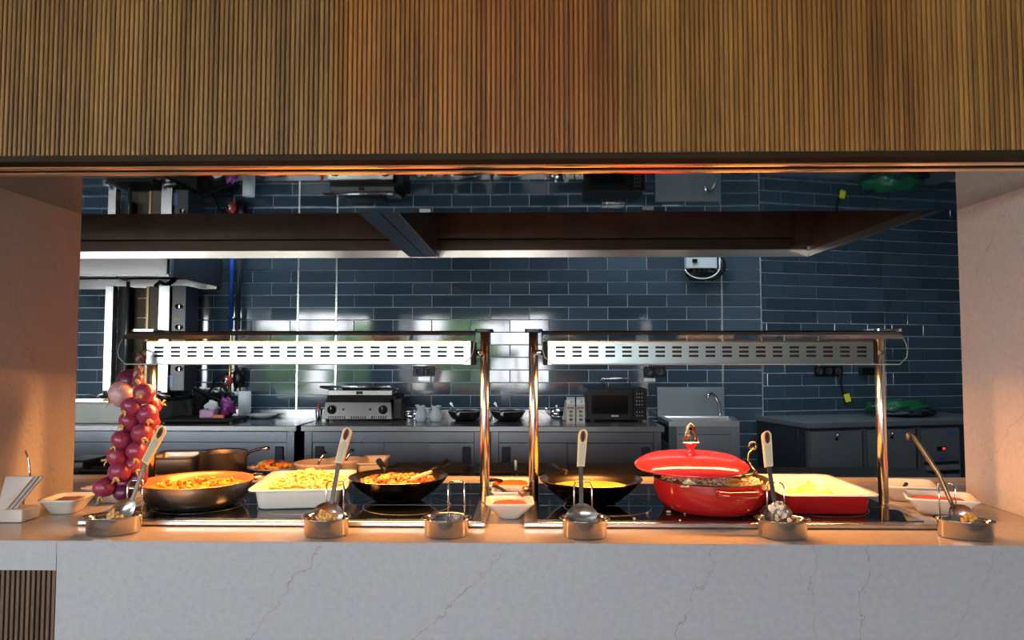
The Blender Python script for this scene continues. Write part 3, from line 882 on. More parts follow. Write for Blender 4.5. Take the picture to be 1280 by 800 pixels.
v = thing('shutoff_valve', (vx, 5.05, vz - 0.04), 'round red gas shut-off valve under the blue pipe', 'valve')
MB().lathe([(0.034, 0), (0.036, 0.02), (0.028, 0.035), (0.0, 0.036)], 20).xf(Matrix.Translation((vx, 5.06, vz)) @ Matrix.Rotation(R(90), 4, 'X')).build('handwheel', M['redvalve'], v)
MB().lathe([(0.021, 0), (0.021, 0.006), (0, 0.007)], 16).xf(Matrix.Translation((vx - 0.006, 5.0235, vz)) @ Matrix.Rotation(R(90), 4, 'X')).build('gauge_face', M['steel'], v)
MB().blob((vx + 0.06, 5.09, vz + 0.02), (0.045, 0.035, 0.075), 3, 0.2, 10, 8).build('regulator', M['black'], v)
hp = lambda l: [P(a, b, y) for (a, b, y) in l]
tag(MB().tube(hp([(232, 481, 4.9), (245, 486, 4.92), (258, 494, 4.95), (272, 501, 4.98), (285, 503, 5.02), (293, 504, 5.05)]), 0.016, 8).build('gas_hose', M['black']),
    'thick black gas hose curving behind the tissue pack', 'hose', 'gas hoses behind the griddle')
tag(MB().tube(hp([(284, 466, 5.07), (276, 468, 5.07), (268, 476, 5.07), (263, 488, 5.06), (256, 500, 5.03), (249, 509, 4.99)]), 0.007, 8).build('gas_hose', M['black']),
    'thin black hose looping left down from the red valve', 'hose', 'gas hoses behind the griddle')
tag(MB().tube(hp([(291, 466, 5.08), (299, 463, 5.08), (303, 470, 5.08), (300, 484, 5.08), (299, 496, 5.08)]), 0.006, 8).build('gas_hose', M['black']),
    'thin black hose looping right beside the red valve', 'hose', 'gas hoses behind the griddle')

def ctr(px, py, z):
    return PZ(px, py, z)
# tissue packs
p = ctr(257, 523, KT + 0.03)
t = thing('tissue_pack', p, 'lilac and white tissue pack with a tissue sticking out', 'tissues')
bx('box', M['lilac'], t, p.x - 0.045, p.x + 0.055, p.y, p.y + 0.07, KT + 0.031, KT + 0.085, 0.01)
MB().blob((p.x + 0.03, p.y + 0.03, KT + 0.11), (0.045, 0.02, 0.034), 5, 0.6, 12, 8).build('tissue', M['paper'], t)
wbd = MB().blob((p.x + 0.10, p.y + 0.09, KT + 0.095), (0.048, 0.035, 0.060), 8, 0.7, 18, 12, freq=2.6)
for v in wbd.v: v.z = max(v.z, KT + 0.0315)
tag(wbd.build('wrapped_bundle', M['purple']), 'crumpled dark purple wrapper beside the tissue pack', 'wrapper')
tag(MB().cbox((p.x + 0.085, p.y + 0.0, KT + 0.042), 0.075, 0.02, 0.022).build('orange_sachet', M['orange'], None, 0.005), 'small orange sachet in front of the purple wrapper', 'sachet')
# paper roll and plate
p = ctr(308, 522, KT); p.y = 4.985
t = thing('paper_roll', (p.x, p.y + 0.05, KT), 'upright white paper towel roll on the left back counter', 'paper roll')
MB().lathe([(0.012, 0), (0.042, 0), (0.042, 0.185), (0.012, 0.185)], 28, (p.x, p.y + 0.05, KT + 0.001), cap0=False, cap1=False).build('roll', M['paper'], t)
MB().lathe([(0.012, 0), (0.012, 0.184)], 16, (p.x, p.y + 0.05, KT + 0.001)).build('core', M['cream'], t)
p = ctr(329, 523, KT); p.y = 4.905
tag(MB().lathe([(0.045, 0), (0.09, 0.022), (0.098, 0.03), (0.094, 0.031), (0.05, 0.008), (0, 0.006)], 36, (p.x, p.y + 0.08, KT + 0.001)).build('shallow_bowl', M['jug']), 'pale blue shallow bowl beside the paper roll', 'bowl')

# small steel cup with red brush
p = ctr(397, 525, KT)
t = thing('steel_beaker', (p.x, p.y + 0.03, KT), 'small steel beaker left of the contact grill', 'beaker')
MB().lathe([(0.020, 0), (0.026, 0.07), (0.029, 0.072), (0.025, 0.07), (0.019, 0.004), (0, 0.003)], 20, (p.x, p.y + 0.03, KT + 0.001)).build('cup', M['chrome'], t)
tag(MB().tube([(p.x, p.y + 0.03, KT + 0.012), (p.x + 0.004, p.y + 0.03, KT + 0.06), (p.x - 0.002, p.y + 0.03, KT + 0.09), (p.x - 0.005, p.y + 0.03, KT + 0.112)], [0.006, 0.010, 0.011, 0.003], 10).build('basting_brush', M['redvalve']), 'red tipped brush standing in the small steel beaker', 'brush')

# contact grill (panini press)
p = ctr(447, 526.5, KT)
gy = p.y
gx0, gx1 = PX(403.5, gy), PX(491, gy)
t = thing('contact_grill', ((gx0 + gx1) / 2, gy, KT), 'stainless contact grill with two knobs on the middle back counter', 'grill')
b = MB(); b.loft([[Vector((x, y, z)) for (x, y, z) in ((gx0, gy, KT + 0.012), (gx1, gy, KT + 0.012), (gx1 + 0.01, gy + 0.36, KT + 0.012), (gx0 - 0.01, gy + 0.36, KT + 0.012))],
                  [Vector((x, y, z)) for (x, y, z) in ((gx0 + 0.012, gy + 0.02, KT + 0.125), (gx1 - 0.012, gy + 0.02, KT + 0.125), (gx1, gy + 0.36, KT + 0.125), (gx0, gy + 0.36, KT + 0.125))]], smooth=False)
body = b.build('body', M['grillsteel'], t, 0.004)
bx('side_cover', M['black'], t, gx1 - 0.004, gx1 + 0.052, gy + 0.06, gy + 0.35, KT + 0.012, KT + 0.15, 0.004)
for xx in (gx0 + 0.03, gx1 - 0.03):
    for yy in (gy + 0.04, gy + 0.32):
        MB().lathe([(0.012, 0), (0.012, 0.0115)], 10, (xx, yy, KT + 0.0005)).build('foot', M['black'], t)
for i in range(26):
    xx = gx0 + 0.045 + (gx1 - gx0 - 0.09) * i / 25
    if i in (8, 9, 17, 18): continue
    bx('vent_slot', M['gasket'], body, xx - 0.003, xx + 0.003, gy - 0.0005, gy + 0.004, KT + 0.018, KT + 0.034)
bx('lower_plate', M['blackmetal'], t, gx0 + 0.02, gx1 - 0.02, gy + 0.02, gy + 0.34, KT + 0.126, KT + 0.142)
bx('upper_plate', M['blackmetal'], t, gx0 + 0.025, gx1 + 0.02, gy + 0.03, gy + 0.34, KT + 0.143, KT + 0.168)
li = bx('lid', M['grillsteel'], t, gx0 + 0.03, gx1 - 0.005, gy + 0.02, gy + 0.34, KT + 0.169, KT + 0.205, 0.004)
bx('badge', M['black'], li, (gx0 + gx1) / 2 - 0.012, (gx0 + gx1) / 2 + 0.03, gy + 0.014, gy + 0.0195, KT + 0.178, KT + 0.197, 0.006)
bx('lid_cover', M['black'], t, gx0 + 0.10, gx1 - 0.10, gy + 0.1, gy + 0.3, KT + 0.206, KT + 0.226, 0.008)
MB().tube([(gx0 + 0.035, gy + 0.18, KT + 0.20), (gx0 - 0.01, gy - 0.01, KT + 0.228), (gx1 - 0.02, gy - 0.01, KT + 0.228), (gx1 + 0.005, gy + 0.18, KT + 0.20)], 0.008, 10).build('handle', M['chrome'], t)
for xx in (gx0 + 0.062, gx1 - 0.065):
    k = MB().lathe([(0.032, 0), (0.030, 0.008), (0.024, 0.010), (0.022, 0.026), (0, 0.027)], 20).xf(Matrix.Translation((xx, gy + 0.012, KT + 0.075)) @ Matrix.Rotation(R(96), 4, 'X')).build('knob', M['black'], t)
    MB().box(xx - 0.002, xx + 0.002, gy - 0.018, gy - 0.0148, KT + 0.08, KT + 0.095).build('pointer', M['grillsteel'], k)
for xx in (gx0 + 0.14, gx1 - 0.15):
    MB().lathe([(0.008, 0), (0.006, 0.008), (0, 0.009)], 12).xf(Matrix.Translation((xx, gy + 0.012, KT + 0.078)) @ Matrix.Rotation(R(96), 4, 'X')).build('indicator_lamp', M['black'], t)

# steel pot, two jugs
p = ctr(512.5, 526, KT)
t = thing('steel_pot', (p.x, p.y + 0.05, KT), 'small steel pot between the contact grill and the white jugs', 'pot')
MB().lathe([(0.047, 0), (0.048, 0.055), (0.046, 0.055), (0.044, 0.004), (0, 0.004)], 28, (p.x, p.y + 0.05, KT + 0.001)).build('body', M['chrome'], t)
MB().lathe([(0.051, 0), (0.051, 0.008), (0.02, 0.012), (0, 0.012)], 28, (p.x, p.y + 0.05, KT + 0.0565)).build('lid', M['steel'], t)
MB().tube([(p.x + 0.045, p.y + 0.04, KT + 0.05), (p.x + 0.075, p.y + 0.03, KT + 0.056), (p.x + 0.078, p.y + 0.06, KT + 0.05)], 0.004, 8).build('handle', M['steel'], t)
def jug(px, flip, label):
    p = ctr(px, 528, KT)
    c = (p.x, p.y + 0.045, KT + 0.001)
    t = thing('ceramic_jug', c, label, 'jug', 'pale jugs on the back counter')
    prof = [(0.026, 0), (0.036, 0.012), (0.039, 0.035), (0.033, 0.06), (0.025, 0.078), (0.027, 0.095), (0.031, 0.104), (0.029, 0.104), (0.024, 0.09), (0.022, 0.078), (0.030, 0.055), (0.033, 0.02), (0, 0.012)]
    j = MB().lathe(prof, 28, c)
    for v in j.v:
        if v.z > KT + 0.085:
            k = (v.z - KT - 0.085) / 0.02
            if (v.x - c[0]) * flip > 0.01: v.x += flip * 0.012 * k; v.z += 0.004 * k
            v.z += 0.004 * math.sin((v.x - c[0]) * 160) * k
    j.build('body', M['jug'], t)
    s = -flip
    MB().tube([(c[0] + s * 0.022, c[1] - 0.012, KT + 0.092), (c[0] + s * 0.044, c[1] - 0.018, KT + 0.088), (c[0] + s * 0.048, c[1] - 0.018, KT + 0.06), (c[0] + s * 0.034, c[1] - 0.012, KT + 0.03)], 0.0045, 8).build('handle', M['jug'], t)
jug(525, -1, 'pale ceramic jug on the left of the pair, beside the small steel pot')
jug(543.5, 1, 'pale ceramic jug on the right of the pair, nearer the dark frying pans')

# dark frying pans on the back counter
def backpan(px, label, hx):
    p = ctr(px, 528, KT)
    c = Vector((p.x, p.y + 0.14, KT + 0.001))
    t = thing('frying_pan', c, label, 'frying pan', 'dark frying pans on the back counter')
    MB().lathe([(0.06, 0), (0.09, 0.015), (0.115, 0.055), (0.118, 0.062), (0.114, 0.062), (0.085, 0.018), (0, 0.006)], 36, c).build('bowl', M['blackmetal'], t)
    MB().lathe([(0.117, 0.0625), (0.119, 0.066), (0.114, 0.066), (0.113, 0.0625)], 36, c, cap0=False, cap1=False).build('rim', M['steel_soft'], t)
    a = c + Vector((-0.035, -0.112, 0.045))
    b = a + Vector((hx, -0.05, 0.085))
    MB().tube([a, a + (b - a) * 0.3, b], [0.009, 0.007, 0.009], 10).build('handle', M['steel'], t)
    MB().blob(a + Vector((0, -0.004, 0.006)), 0.016, 2, 0.1, 10, 8).build('handle_bracket', M['chrome'], t)
backpan(579, 'dark frying pan with raised steel handle beside the white jugs', -0.05)
backpan(634, 'dark frying pan with raised steel handle behind the gap between the heat lamp stands', -0.05)

# teapot
p = ctr(696, 524, KT)
c = Vector((p.x, p.y + 0.06, KT + 0.001))
t = thing('steel_teapot', c, 'round shiny steel teapot beside the milk cartons', 'teapot')
MB().lathe([(0.03, 0), (0.048, 0.02), (0.050, 0.042), (0.035, 0.066), (0.014, 0.072), (0, 0.074)], 28, c).build('body', M['chrome'], t)
MB().lathe([(0.010, 0), (0.013, 0.012), (0.006, 0.02), (0, 0.021)], 14, c + Vector((0, 0, 0.073))).build('lid_knob', M['chrome'], t)
MB().tube([c + Vector((-0.046, 0, 0.03)), c + Vector((-0.066, 0, 0.05)), c + Vector((-0.075, 0, 0.075))], [0.012, 0.009, 0.006], 10).build('spout', M['chrome'], t)
MB().tube([c + Vector((0.044, 0, 0.055)), c + Vector((0.075, 0, 0.062)), c + Vector((0.08, 0, 0.035)), c + Vector((0.046, 0, 0.02))], 0.005, 8).build('handle', M['chrome'], t)

# milk cartons
def carton(px, label):
    p = ctr(px, 530, KT)
    w, h = 0.052, 0.125
    x, y = p.x, p.y
    t = thing('milk_carton', (x, y + w / 2, KT), label, 'carton', 'milk cartons beside the microwave')
    b = MB()
    b.box(x - w / 2, x + w / 2, y, y + w, KT + 0.001, KT + h)
    b.add([(x - w / 2, y, KT + h), (x + w / 2, y, KT + h), (x + w / 2, y + w, KT + h), (x - w / 2, y + w, KT + h), (x - w / 2, y + w / 2, KT + h + 0.03), (x + w / 2, y + w / 2, KT + h + 0.03)],
          [(0, 1, 5, 4), (2, 3, 4, 5), (0, 4, 3), (1, 2, 5)])
    body = b.build('body', M['carton'], t)
    bx('gable_fin', M['carton'], t, x - w / 2, x + w / 2, y + w / 2 - 0.002, y + w / 2 + 0.002, KT + h + 0.028, KT + h + 0.045)
    bx('spout_cap', M['carton'], t, x - 0.004, x + 0.016, y + 0.004, y + 0.02, KT + h + 0.008, KT + h + 0.03, 0.004)
    for k in range(4):
        xx = x - 0.020 + k * 0.0105
        bx('red_lettering', M['cartonred'], body, xx, xx + 0.008, y - 0.0006, y - 0.0001, KT + 0.096 + 0.002 * (k % 2), KT + 0.108)
    for k, m in enumerate((M['cartonblue'], M['cartonyel'], M['cartongreen'])):
        z = KT + 0.028 + k * 0.026
        MB().lathe([(0.013, 0), (0.013, 0.0006)], 16, sy=0.8).xf(Matrix.Translation((x + 0.001, y - 0.0001, z)) @ Matrix.Rotation(R(90), 4, 'X')).build('printed_badge', m, body)
    bx('base_print', M['cartonred'], body, x - 0.02, x + 0.015, y - 0.0006, y - 0.0001, KT + 0.004, KT + 0.008)
carton(713.7, 'white milk carton on the left of the pair beside the microwave')
carton(726, 'white milk carton on the right, touching distance from the microwave')
tag(MB().cbox((PX(708, 4.8), 4.86, KT + 0.07), 0.03, 0.05, 0.13, Matrix.Rotation(R(8), 3, 'Y')).build('brown_paper_bag', M['cream'], None, 0.004), 'small tan paper packet behind the milk cartons', 'packet')

# microwave
my = 4.78
mx0, mx1 = PX(733.5, my), PX(808, my)
mz0 = KT + 0.012
mz1 = P(770, 485.5, my).z
t = thing('microwave_oven', ((mx0 + mx1) / 2, my, KT), 'black microwave oven on the right back counter', 'microwave')
bx('body', M['black'], t, mx0, mx1, my + 0.012, my + 0.30, mz0, mz1, 0.005)
px_ = mx0 + (mx1 - mx0) * 0.775
d = bx('door', M['black'], t, mx0, px_ - 0.002, my, my + 0.0115, mz0 + 0.003, mz1 - 0.003, 0.002)
wnd = bx('door_window', M['screen'], d, mx0 + 0.03, px_ - 0.035, my - 0.0012, my - 0.0002, mz0 + 0.04, mz1 - 0.045)
for k in range(4):
    xx = (mx0 + px_) / 2 + 0.008 + k * 0.012
    bx('logo_letter', M['whiteplain'], d, xx, xx + 0.0085, my - 0.0009, my - 0.0001, mz0 + 0.022, mz0 + 0.033)
cp = bx('control_panel', M['black'], t, px_ + 0.001, mx1, my, my + 0.0115, mz0 + 0.003, mz1 - 0.003, 0.002)
for i in range(7):
    for j in range(3):
        if i == 4: continue
        xx = px_ + 0.02 + j * 0.017; zz = mz1 - 0.035 - i * 0.024
        bx('button', M['steel_soft'], cp, xx, xx + 0.006, my - 0.0012, my - 0.0002, zz - 0.003, zz + 0.003)
for xx in (mx0 + 0.03, mx1 - 0.05):
    for yy in (my + 0.03, my + 0.26):
        bx('foot', M['black'], t, xx, xx + 0.02, yy, yy + 0.02, KT + 0.0005, mz0 - 0.0002)
wr = MB()
xa_, xb_ = PX(753, 4.95), PX(784, 4.95)
rz = mz1 + 0.062
for yy in (4.86, 5.0):
    wr.tube([(xa_, yy, mz1 + 0.0022), (xa_, yy, rz), (xb_, yy, rz), (xb_, yy, mz1 + 0.0022)], 0.005, 8)
for k in range(5):
    xx = xa_ + (xb_ - xa_) * k / 4
    wr.tube([(xx, 4.86, rz), (xx + 0.01, 4.93, rz - 0.012), (xx, 5.0, rz)], 0.003, 6)
tag(wr.build('wire_rack', M['chrome']), 'small wire rack standing on the microwave', 'rack')

# hand-wash sink
sy = 4.66
sx0, sx1 = PX(835, sy), PX(923, sy)
sz = P(880, 527, sy).z
t = thing('wall_sink', ((sx0 + sx1) / 2, sy, sz - 0.2), 'steel wall-mounted hand sink with tall splashback and swan-neck tap', 'sink')
bz0 = P(880, 583, sy).z
bsx0, bsx1 = PX(821, 5.12), PX(905, 5.12)
bx('splashback', M['fridge'], t, bsx0, bsx1, 5.122, 5.14, sz - 0.02, P(860, 484, 5.12).z, 0.003)
rings = []
tp = MB()
x0b, x1b = bsx0, bsx1 + 0.06
outer = [Vector((x, y, sz)) for (x, y) in ((sx0, sy), (sx1, sy), (x1b, 5.12), (x0b, 5.12))]
cx_ = sum(v.x for v in outer) / 4
def shr(k, dz): return [Vector((cx_ + (v.x - cx_) * k, 4.89 + (v.y - 4.89) * k, sz + dz)) for v in outer]
tp.loft([shr(1, -0.03), shr(1, 0), shr(0.84, 0), shr(0.80, -0.01), shr(0.72, -0.14)], smooth=False, cap0=False)
tp.build('basin', M['steel_soft'], t)
fr_ = bx('front_apron', M['fridge'], t, sx0 + 0.001, sx1 - 0.001, sy + 0.004, sy + 0.02, bz0, sz - 0.031)
bx('inset_panel', M['fridge'], fr_, sx0 + 0.06, sx1 - 0.06, sy + 0.0, sy + 0.0038, bz0 + 0.004, sz - 0.085, 0.002)
bx('panel_seam', M['gasket'], fr_, sx0 + 0.058, sx1 - 0.058, sy + 0.001, sy + 0.0037, sz - 0.0845, sz - 0.081)
bx('corner_post', M['cab'], t, sx0 + 0.0005, sx0 + 0.05, sy - 0.001, sy + 0.0035, bz0, sz - 0.031)
bx('corner_post', M['fridge'], t, sx1 - 0.055, sx1 - 0.0005, sy - 0.001, sy + 0.0035, bz0, sz - 0.031)
for xx in (sx0 + 0.002, sx1 - 0.014):
    bx('side_panel', M['fridge'], t, xx, xx + 0.012, sy + 0.021, 5.10, bz0, sz - 0.15)
fx, fy = PX(900, 5.02), 5.04
f1 = P(900, 518, fy); f2 = P(899, 505, fy); f3 = P(894, 495, fy - 0.03); f4 = P(889, 491.5, fy - 0.06); f5 = P(885.5, 494, fy - 0.09); f6 = P(884.5, 498, fy - 0.10)
MB().tube([Vector((f1.x, fy, sz + 0.0)), f1, f2, f3, f4, f5, f6], [0.012, 0.010, 0.009, 0.009, 0.009, 0.011, 0.011], 10).build('tap', M['chrome'], t)

# sockets
def socket(px, py, n, label, M4=None):
    c = P(px, py, WY - 0.008)
    if M4 is None:
        m4 = Matrix.Translation(Vector((c.x, WY - 0.008, c.z)))
    else: m4 = M4
    w = 0.078
    t = thing('wall_socket', m4.translation, label, 'socket', 'black wall sockets')
    for k in range(n):
        x = (k - (n - 1) / 2) * w
        f = MB().box(x - w / 2 + 0.001, x + w / 2 - 0.001, -0.012, 0, -0.037, 0.037, m4).build('frame', M['black'], t, 0.003)
        q = MB().lathe([(0.026, 0), (0.026, 0.004), (0.021, 0.005), (0.018, 0.002), (0, 0.002)], 20).xf(m4 @ Matrix.Translation((x, -0.0122, 0)) @ Matrix.Rotation(R(90), 4, 'X')).build('outlet', M['darkpanel'], f)
    return t
socket(530, 464, 2, 'black double wall socket right of the contact grill')
socket(818, 465, 2, 'black double wall socket above the microwave corner')
for (px, py, lab) in ((530, 473.5, 'small grey label under the double socket by the contact grill'), (812, 475, 'small grey label under the double socket by the microwave')):
    c = P(px, py, WY - 0.009)
    tag(bx('wall_label', M['steel_soft'], None, c.x - 0.04, c.x + 0.04, WY - 0.0115, WY - 0.0085, c.z - 0.012, c.z + 0.012), lab, 'label')
s_, z_ = wall_s(1034, 464)
m4 = Matrix.Translation(CO + DV * s_ - NV * 0.009 + Vector((0, 0, z_))) @ Matrix.Rotation(ANG, 4, 'Z')
socket(0, 0, 3, 'black triple wall socket with a plugged cable on the angled wall', m4)
def WPt(px, py, off=0.02):
    s, z = wall_s(px, py)
    return CO + DV * s - NV * off + Vector((0, 0, z))
cab = thing('power_cable', WPt(1054, 503), 'black cable with a yellow tag hanging from the triple socket', 'cable')
MB().tube([WPt(1046, 464, 0.03), WPt(1047, 474, 0.035), WPt(1050, 486), WPt(1053, 494), WPt(1055, 505)], 0.006, 8).build('cord', M['black'], cab)
q = WPt(1055.5, 497, 0.032)
MB().cbox(q, 0.04, 0.004, 0.058, Matrix.Rotation(R(-14), 3, 'Y')).build('tag', M['yellow'], cab)
tag(MB().box(-0.055, 0.055, -0.04, 0, -0.028, 0.028, Matrix.Translation(WPt(1080, 464, 0.009)) @ Matrix.Rotation(ANG, 4, 'Z')).build('junction_box', M['black'], None, 0.003), 'dark junction box on the angled wall right of the triple socket', 'box')

# white electrical box with cables
c = P(876, 329, WY - 0.01)
t = thing('electrical_box', (c.x, WY - 0.05, c.z - 0.1), 'white electrical box with looping cables high on the tiled wall', 'electrical box')
ew = 0.235 / 2
eb = bx('box', M['jug'], t, c.x - ew, c.x + ew - 0.02, WY - 0.08, WY - 0.009, c.z - 0.045, c.z + 0.10, 0.004)
bx('front_clip', M['black'], eb, c.x - ew + 0.04, c.x - ew + 0.075, WY - 0.088, WY - 0.0805, c.z - 0.005, c.z + 0.02)
MB().blob((c.x + 0.005, WY - 0.035, c.z - 0.075), (0.11, 0.025, 0.05), 4, 0.2, 14, 8).build('cable_bundle', M['black'], t)
for k in range(4):
    xx = c.x - 0.06 + k * 0.035
    MB().lathe([(0.010, 0), (0.012, 0.03)], 12, (xx, WY - 0.06, c.z - 0.076)).build('cable_gland', M['darkpanel'], t)
pts = [Vector((c.x - 0.005 + 0.125 * math.cos(R(a)), WY - 0.07, c.z - 0.03 + 0.088 * math.sin(R(a)))) for a in range(-165, 1, 12)]
MB().tube([*pts, Vector((c.x + 0.12, WY - 0.06, c.z + 0.06))], 0.0055, 8).build('white_cable', M['jug'], t)
pts = [Vector((c.x + 0.03 + 0.13 * math.cos(R(a)), WY - 0.05, c.z - 0.02 + 0.10 * math.sin(R(a)))) for a in range(-120, 40, 12)]
MB().tube(pts, 0.010, 8).build('black_cable', M['black'], t)

# refrigerated counter on the right, turned with the angled wall
FT = 0.938
fl = PZ(1010, 528.5, FT)
fd = 0.62
FM = Matrix.Translation(Vector((fl.x, fl.y, 0))) @ Matrix.Rotation(ANG, 4, 'Z')
FW = 1.55
def fb(name, m, parent, x0, x1, y0, y1, z0, z1, bevel=0):
    return MB().box(x0, x1, y0, y1, z0, z1, FM).build(name, m, parent, bevel)
t = thing('refrigerated_counter', fl, 'dark stainless refrigerated counter with doors and vent grille on the right', 'refrigerator')
fb('worktop', M['fridge'], t, -0.01, FW, -0.015, fd, FT - 0.035, FT, 0.004)
fb('upstand', M['fridge'], t, -0.01, FW, fd - 0.02, fd, FT + 0.0005, FT + 0.065)
fb('cabinet', M['darkpanel'], t, 0.0, FW, 0.02, fd - 0.01, 0.1, FT - 0.036)
fb('side_seam', M['hood_dark'], t, -0.003, -0.0002, 0.10, 0.115, 0.2, FT - 0.05)
fb('side_seam', M['hood_dark'], t, -0.003, -0.0002, 0.42, 0.435, 0.2, FT - 0.04)
def fx_(px):
    d = ray(px, 560); o = Vector((0, 0, CAMZ)); n = NV
    k = (Vector((fl.x, fl.y, 0)) - o).dot(n) / d.dot(n)
    return (o + d * k - Vector((fl.x, fl.y, 0))).dot(DV)
fb('stile', M['steel_soft'], t, fx_(1009.5), fx_(1013.5), 0.0, 0.019, 0.2, FT - 0.05)
for (a, b) in ((1014, 1078), (1085, 1145)):
    dr = fb('door', M['fridge'], t, fx_(a), fx_(b), 0.0, 0.019, 0.2, FT - 0.055, 0.002)
    m = (fx_(a) + fx_(b)) / 2
    MB().lathe([(0.009, 0), (0.009, 0.012), (0, 0.013)], 14).xf(FM @ Matrix.Translation((m, -0.0002, FT - 0.085)) @ Matrix.Rotation(R(90), 4, 'X')).build('lock', M['chrome'], dr)
    fb('latch_flap', M['black'], dr, m - 0.012, m + 0.006, -0.006, -0.0002, FT - 0.115, FT - 0.098)
fb('stile', M['steel_soft'], t, fx_(1079), fx_(1084), 0.0, 0.019, 0.2, FT - 0.05)
fb('stile', M['steel_soft'], t, fx_(1147), fx_(1151.5), 0.0, 0.019, 0.2, FT - 0.05)
gp = fb('machine_panel', M['fridge'], t, fx_(1152.5), fx_(1200), 0.0, 0.019, 0.2, FT - 0.055, 0.002)
fb('badge', M['bluetag'], gp, fx_(1184), fx_(1194), -0.004, -0.0002, FT - 0.10, FT - 0.075, 0.004)
fb('display', M['black'], gp, fx_(1171), fx_(1182), -0.003, -0.0002, FT - 0.205, FT - 0.178)
fb('display_digit', M['led'], gp, fx_(1178), fx_(1178.9), -0.0036, -0.0031, FT - 0.199, FT - 0.184)
fb('display_digit', M['led'], gp, fx_(1180), fx_(1180.8), -0.0036, -0.0031, FT - 0.199, FT - 0.184)
fb('blue_sticker', M['blue'], gp, fx_(1173), fx_(1180), -0.003, -0.0002, FT - 0.262, FT - 0.248)
for k in range(5):
    z = FT - 0.275 - k * 0.062
    fb('vent_gap', M['gasket'], gp, fx_(1154), fx_(1198), -0.002, -0.0002, z - 0.02, z)
    MB().loft([[FM @ Vector((x, y, zz)) for (x, y, zz) in ((fx_(1154.5), -0.0025, z - 0.022), (fx_(1154.5), -0.018, z - 0.05), (fx_(1154.5), -0.0025, z - 0.055))],
               [FM @ Vector((x, y, zz)) for (x, y, zz) in ((fx_(1197.5), -0.0025, z - 0.022), (fx_(1197.5), -0.018, z - 0.05), (fx_(1197.5), -0.0025, z - 0.055))]], smooth=False).build('vent_slat', M['fridge'], gp)
# green plastic bag
bp = FM @ Vector((fx_(1176), 0.36, FT))
bg_ = MB().blob((0, 0, 0.055), (0.22, 0.16, 0.058), 11, 0.35, 30, 16, freq=3.2)
bg_.xf(Matrix.Translation(bp) @ Matrix.Rotation(ANG, 4, 'Z'))
for v in bg_.v: v.z = max(v.z, FT + 0.001)
t = thing('bin_bag', bp, 'crumpled green plastic bag lying on the refrigerated counter', 'bag')
bg_.build('bag', M['green'], t)
bb = MB().blob((0, -0.05, 0.03), (0.21, 0.15, 0.034), 5, 0.5, 30, 12, freq=4).xf(Matrix.Translation(bp) @ Matrix.Rotation(ANG, 4, 'Z'))
for v in bb.v: v.z = max(v.z, FT + 0.001)
bb.build('clear_wrap', M['darkpanel'], t)

# ------------------------------------------------------------------ induction hobs with heat-lamp stands
HT = CT + 0.016
HY_0, HY_1 = 1.832, 2.40
def hob(x0, x1, label):
    t = thing('warming_hob', ((x0 + x1) / 2, (HY_0 + HY_1) / 2, CT), label, 'hob', 'black glass warming hobs on the counter')
    bx('frame', M['steel'], t, x0, x1, HY_0, HY_1, CT + 0.001, HT - 0.0015, 0.003)
    g = bx('glass_plate', M['blackglass'], t, x0 + 0.035, x1 - 0.035, HY_0 + 0.028, HY_1 - 0.025, HT - 0.0012, HT)
    n = 2
    for k in range(1, n + 1):
        yy = HY_0 + 0.03 + (HY_1 - HY_0 - 0.06) * k / (n + 1)
        bx('zone_line', M['greysteel'], g, x0 + 0.04, x1 - 0.04, yy - 0.0008, yy + 0.0008, HT + 0.0001, HT + 0.0004)
    for cx in (x0 + (x1 - x0) * 0.22, x0 + (x1 - x0) * 0.5, x0 + (x1 - x0) * 0.78):
        c = Vector((cx, 2.02, HT))
        MB().lathe([(0.122, 0.0001), (0.122, 0.0004), (0.119, 0.0004), (0.119, 0.0001)], 48, c, cap0=False, cap1=False).build('zone_ring', M['greysteel'], g)
    return t
HL0, HL1 = -1.145, -0.105
HR0, HR1 = -0.008, 1.035
hob(HL0, HL1, 'black glass warming hob in a steel frame, left one under the bright heat lamp')
hob(HR0, HR1, 'black glass warming hob in a steel frame, right one under the red casserole')

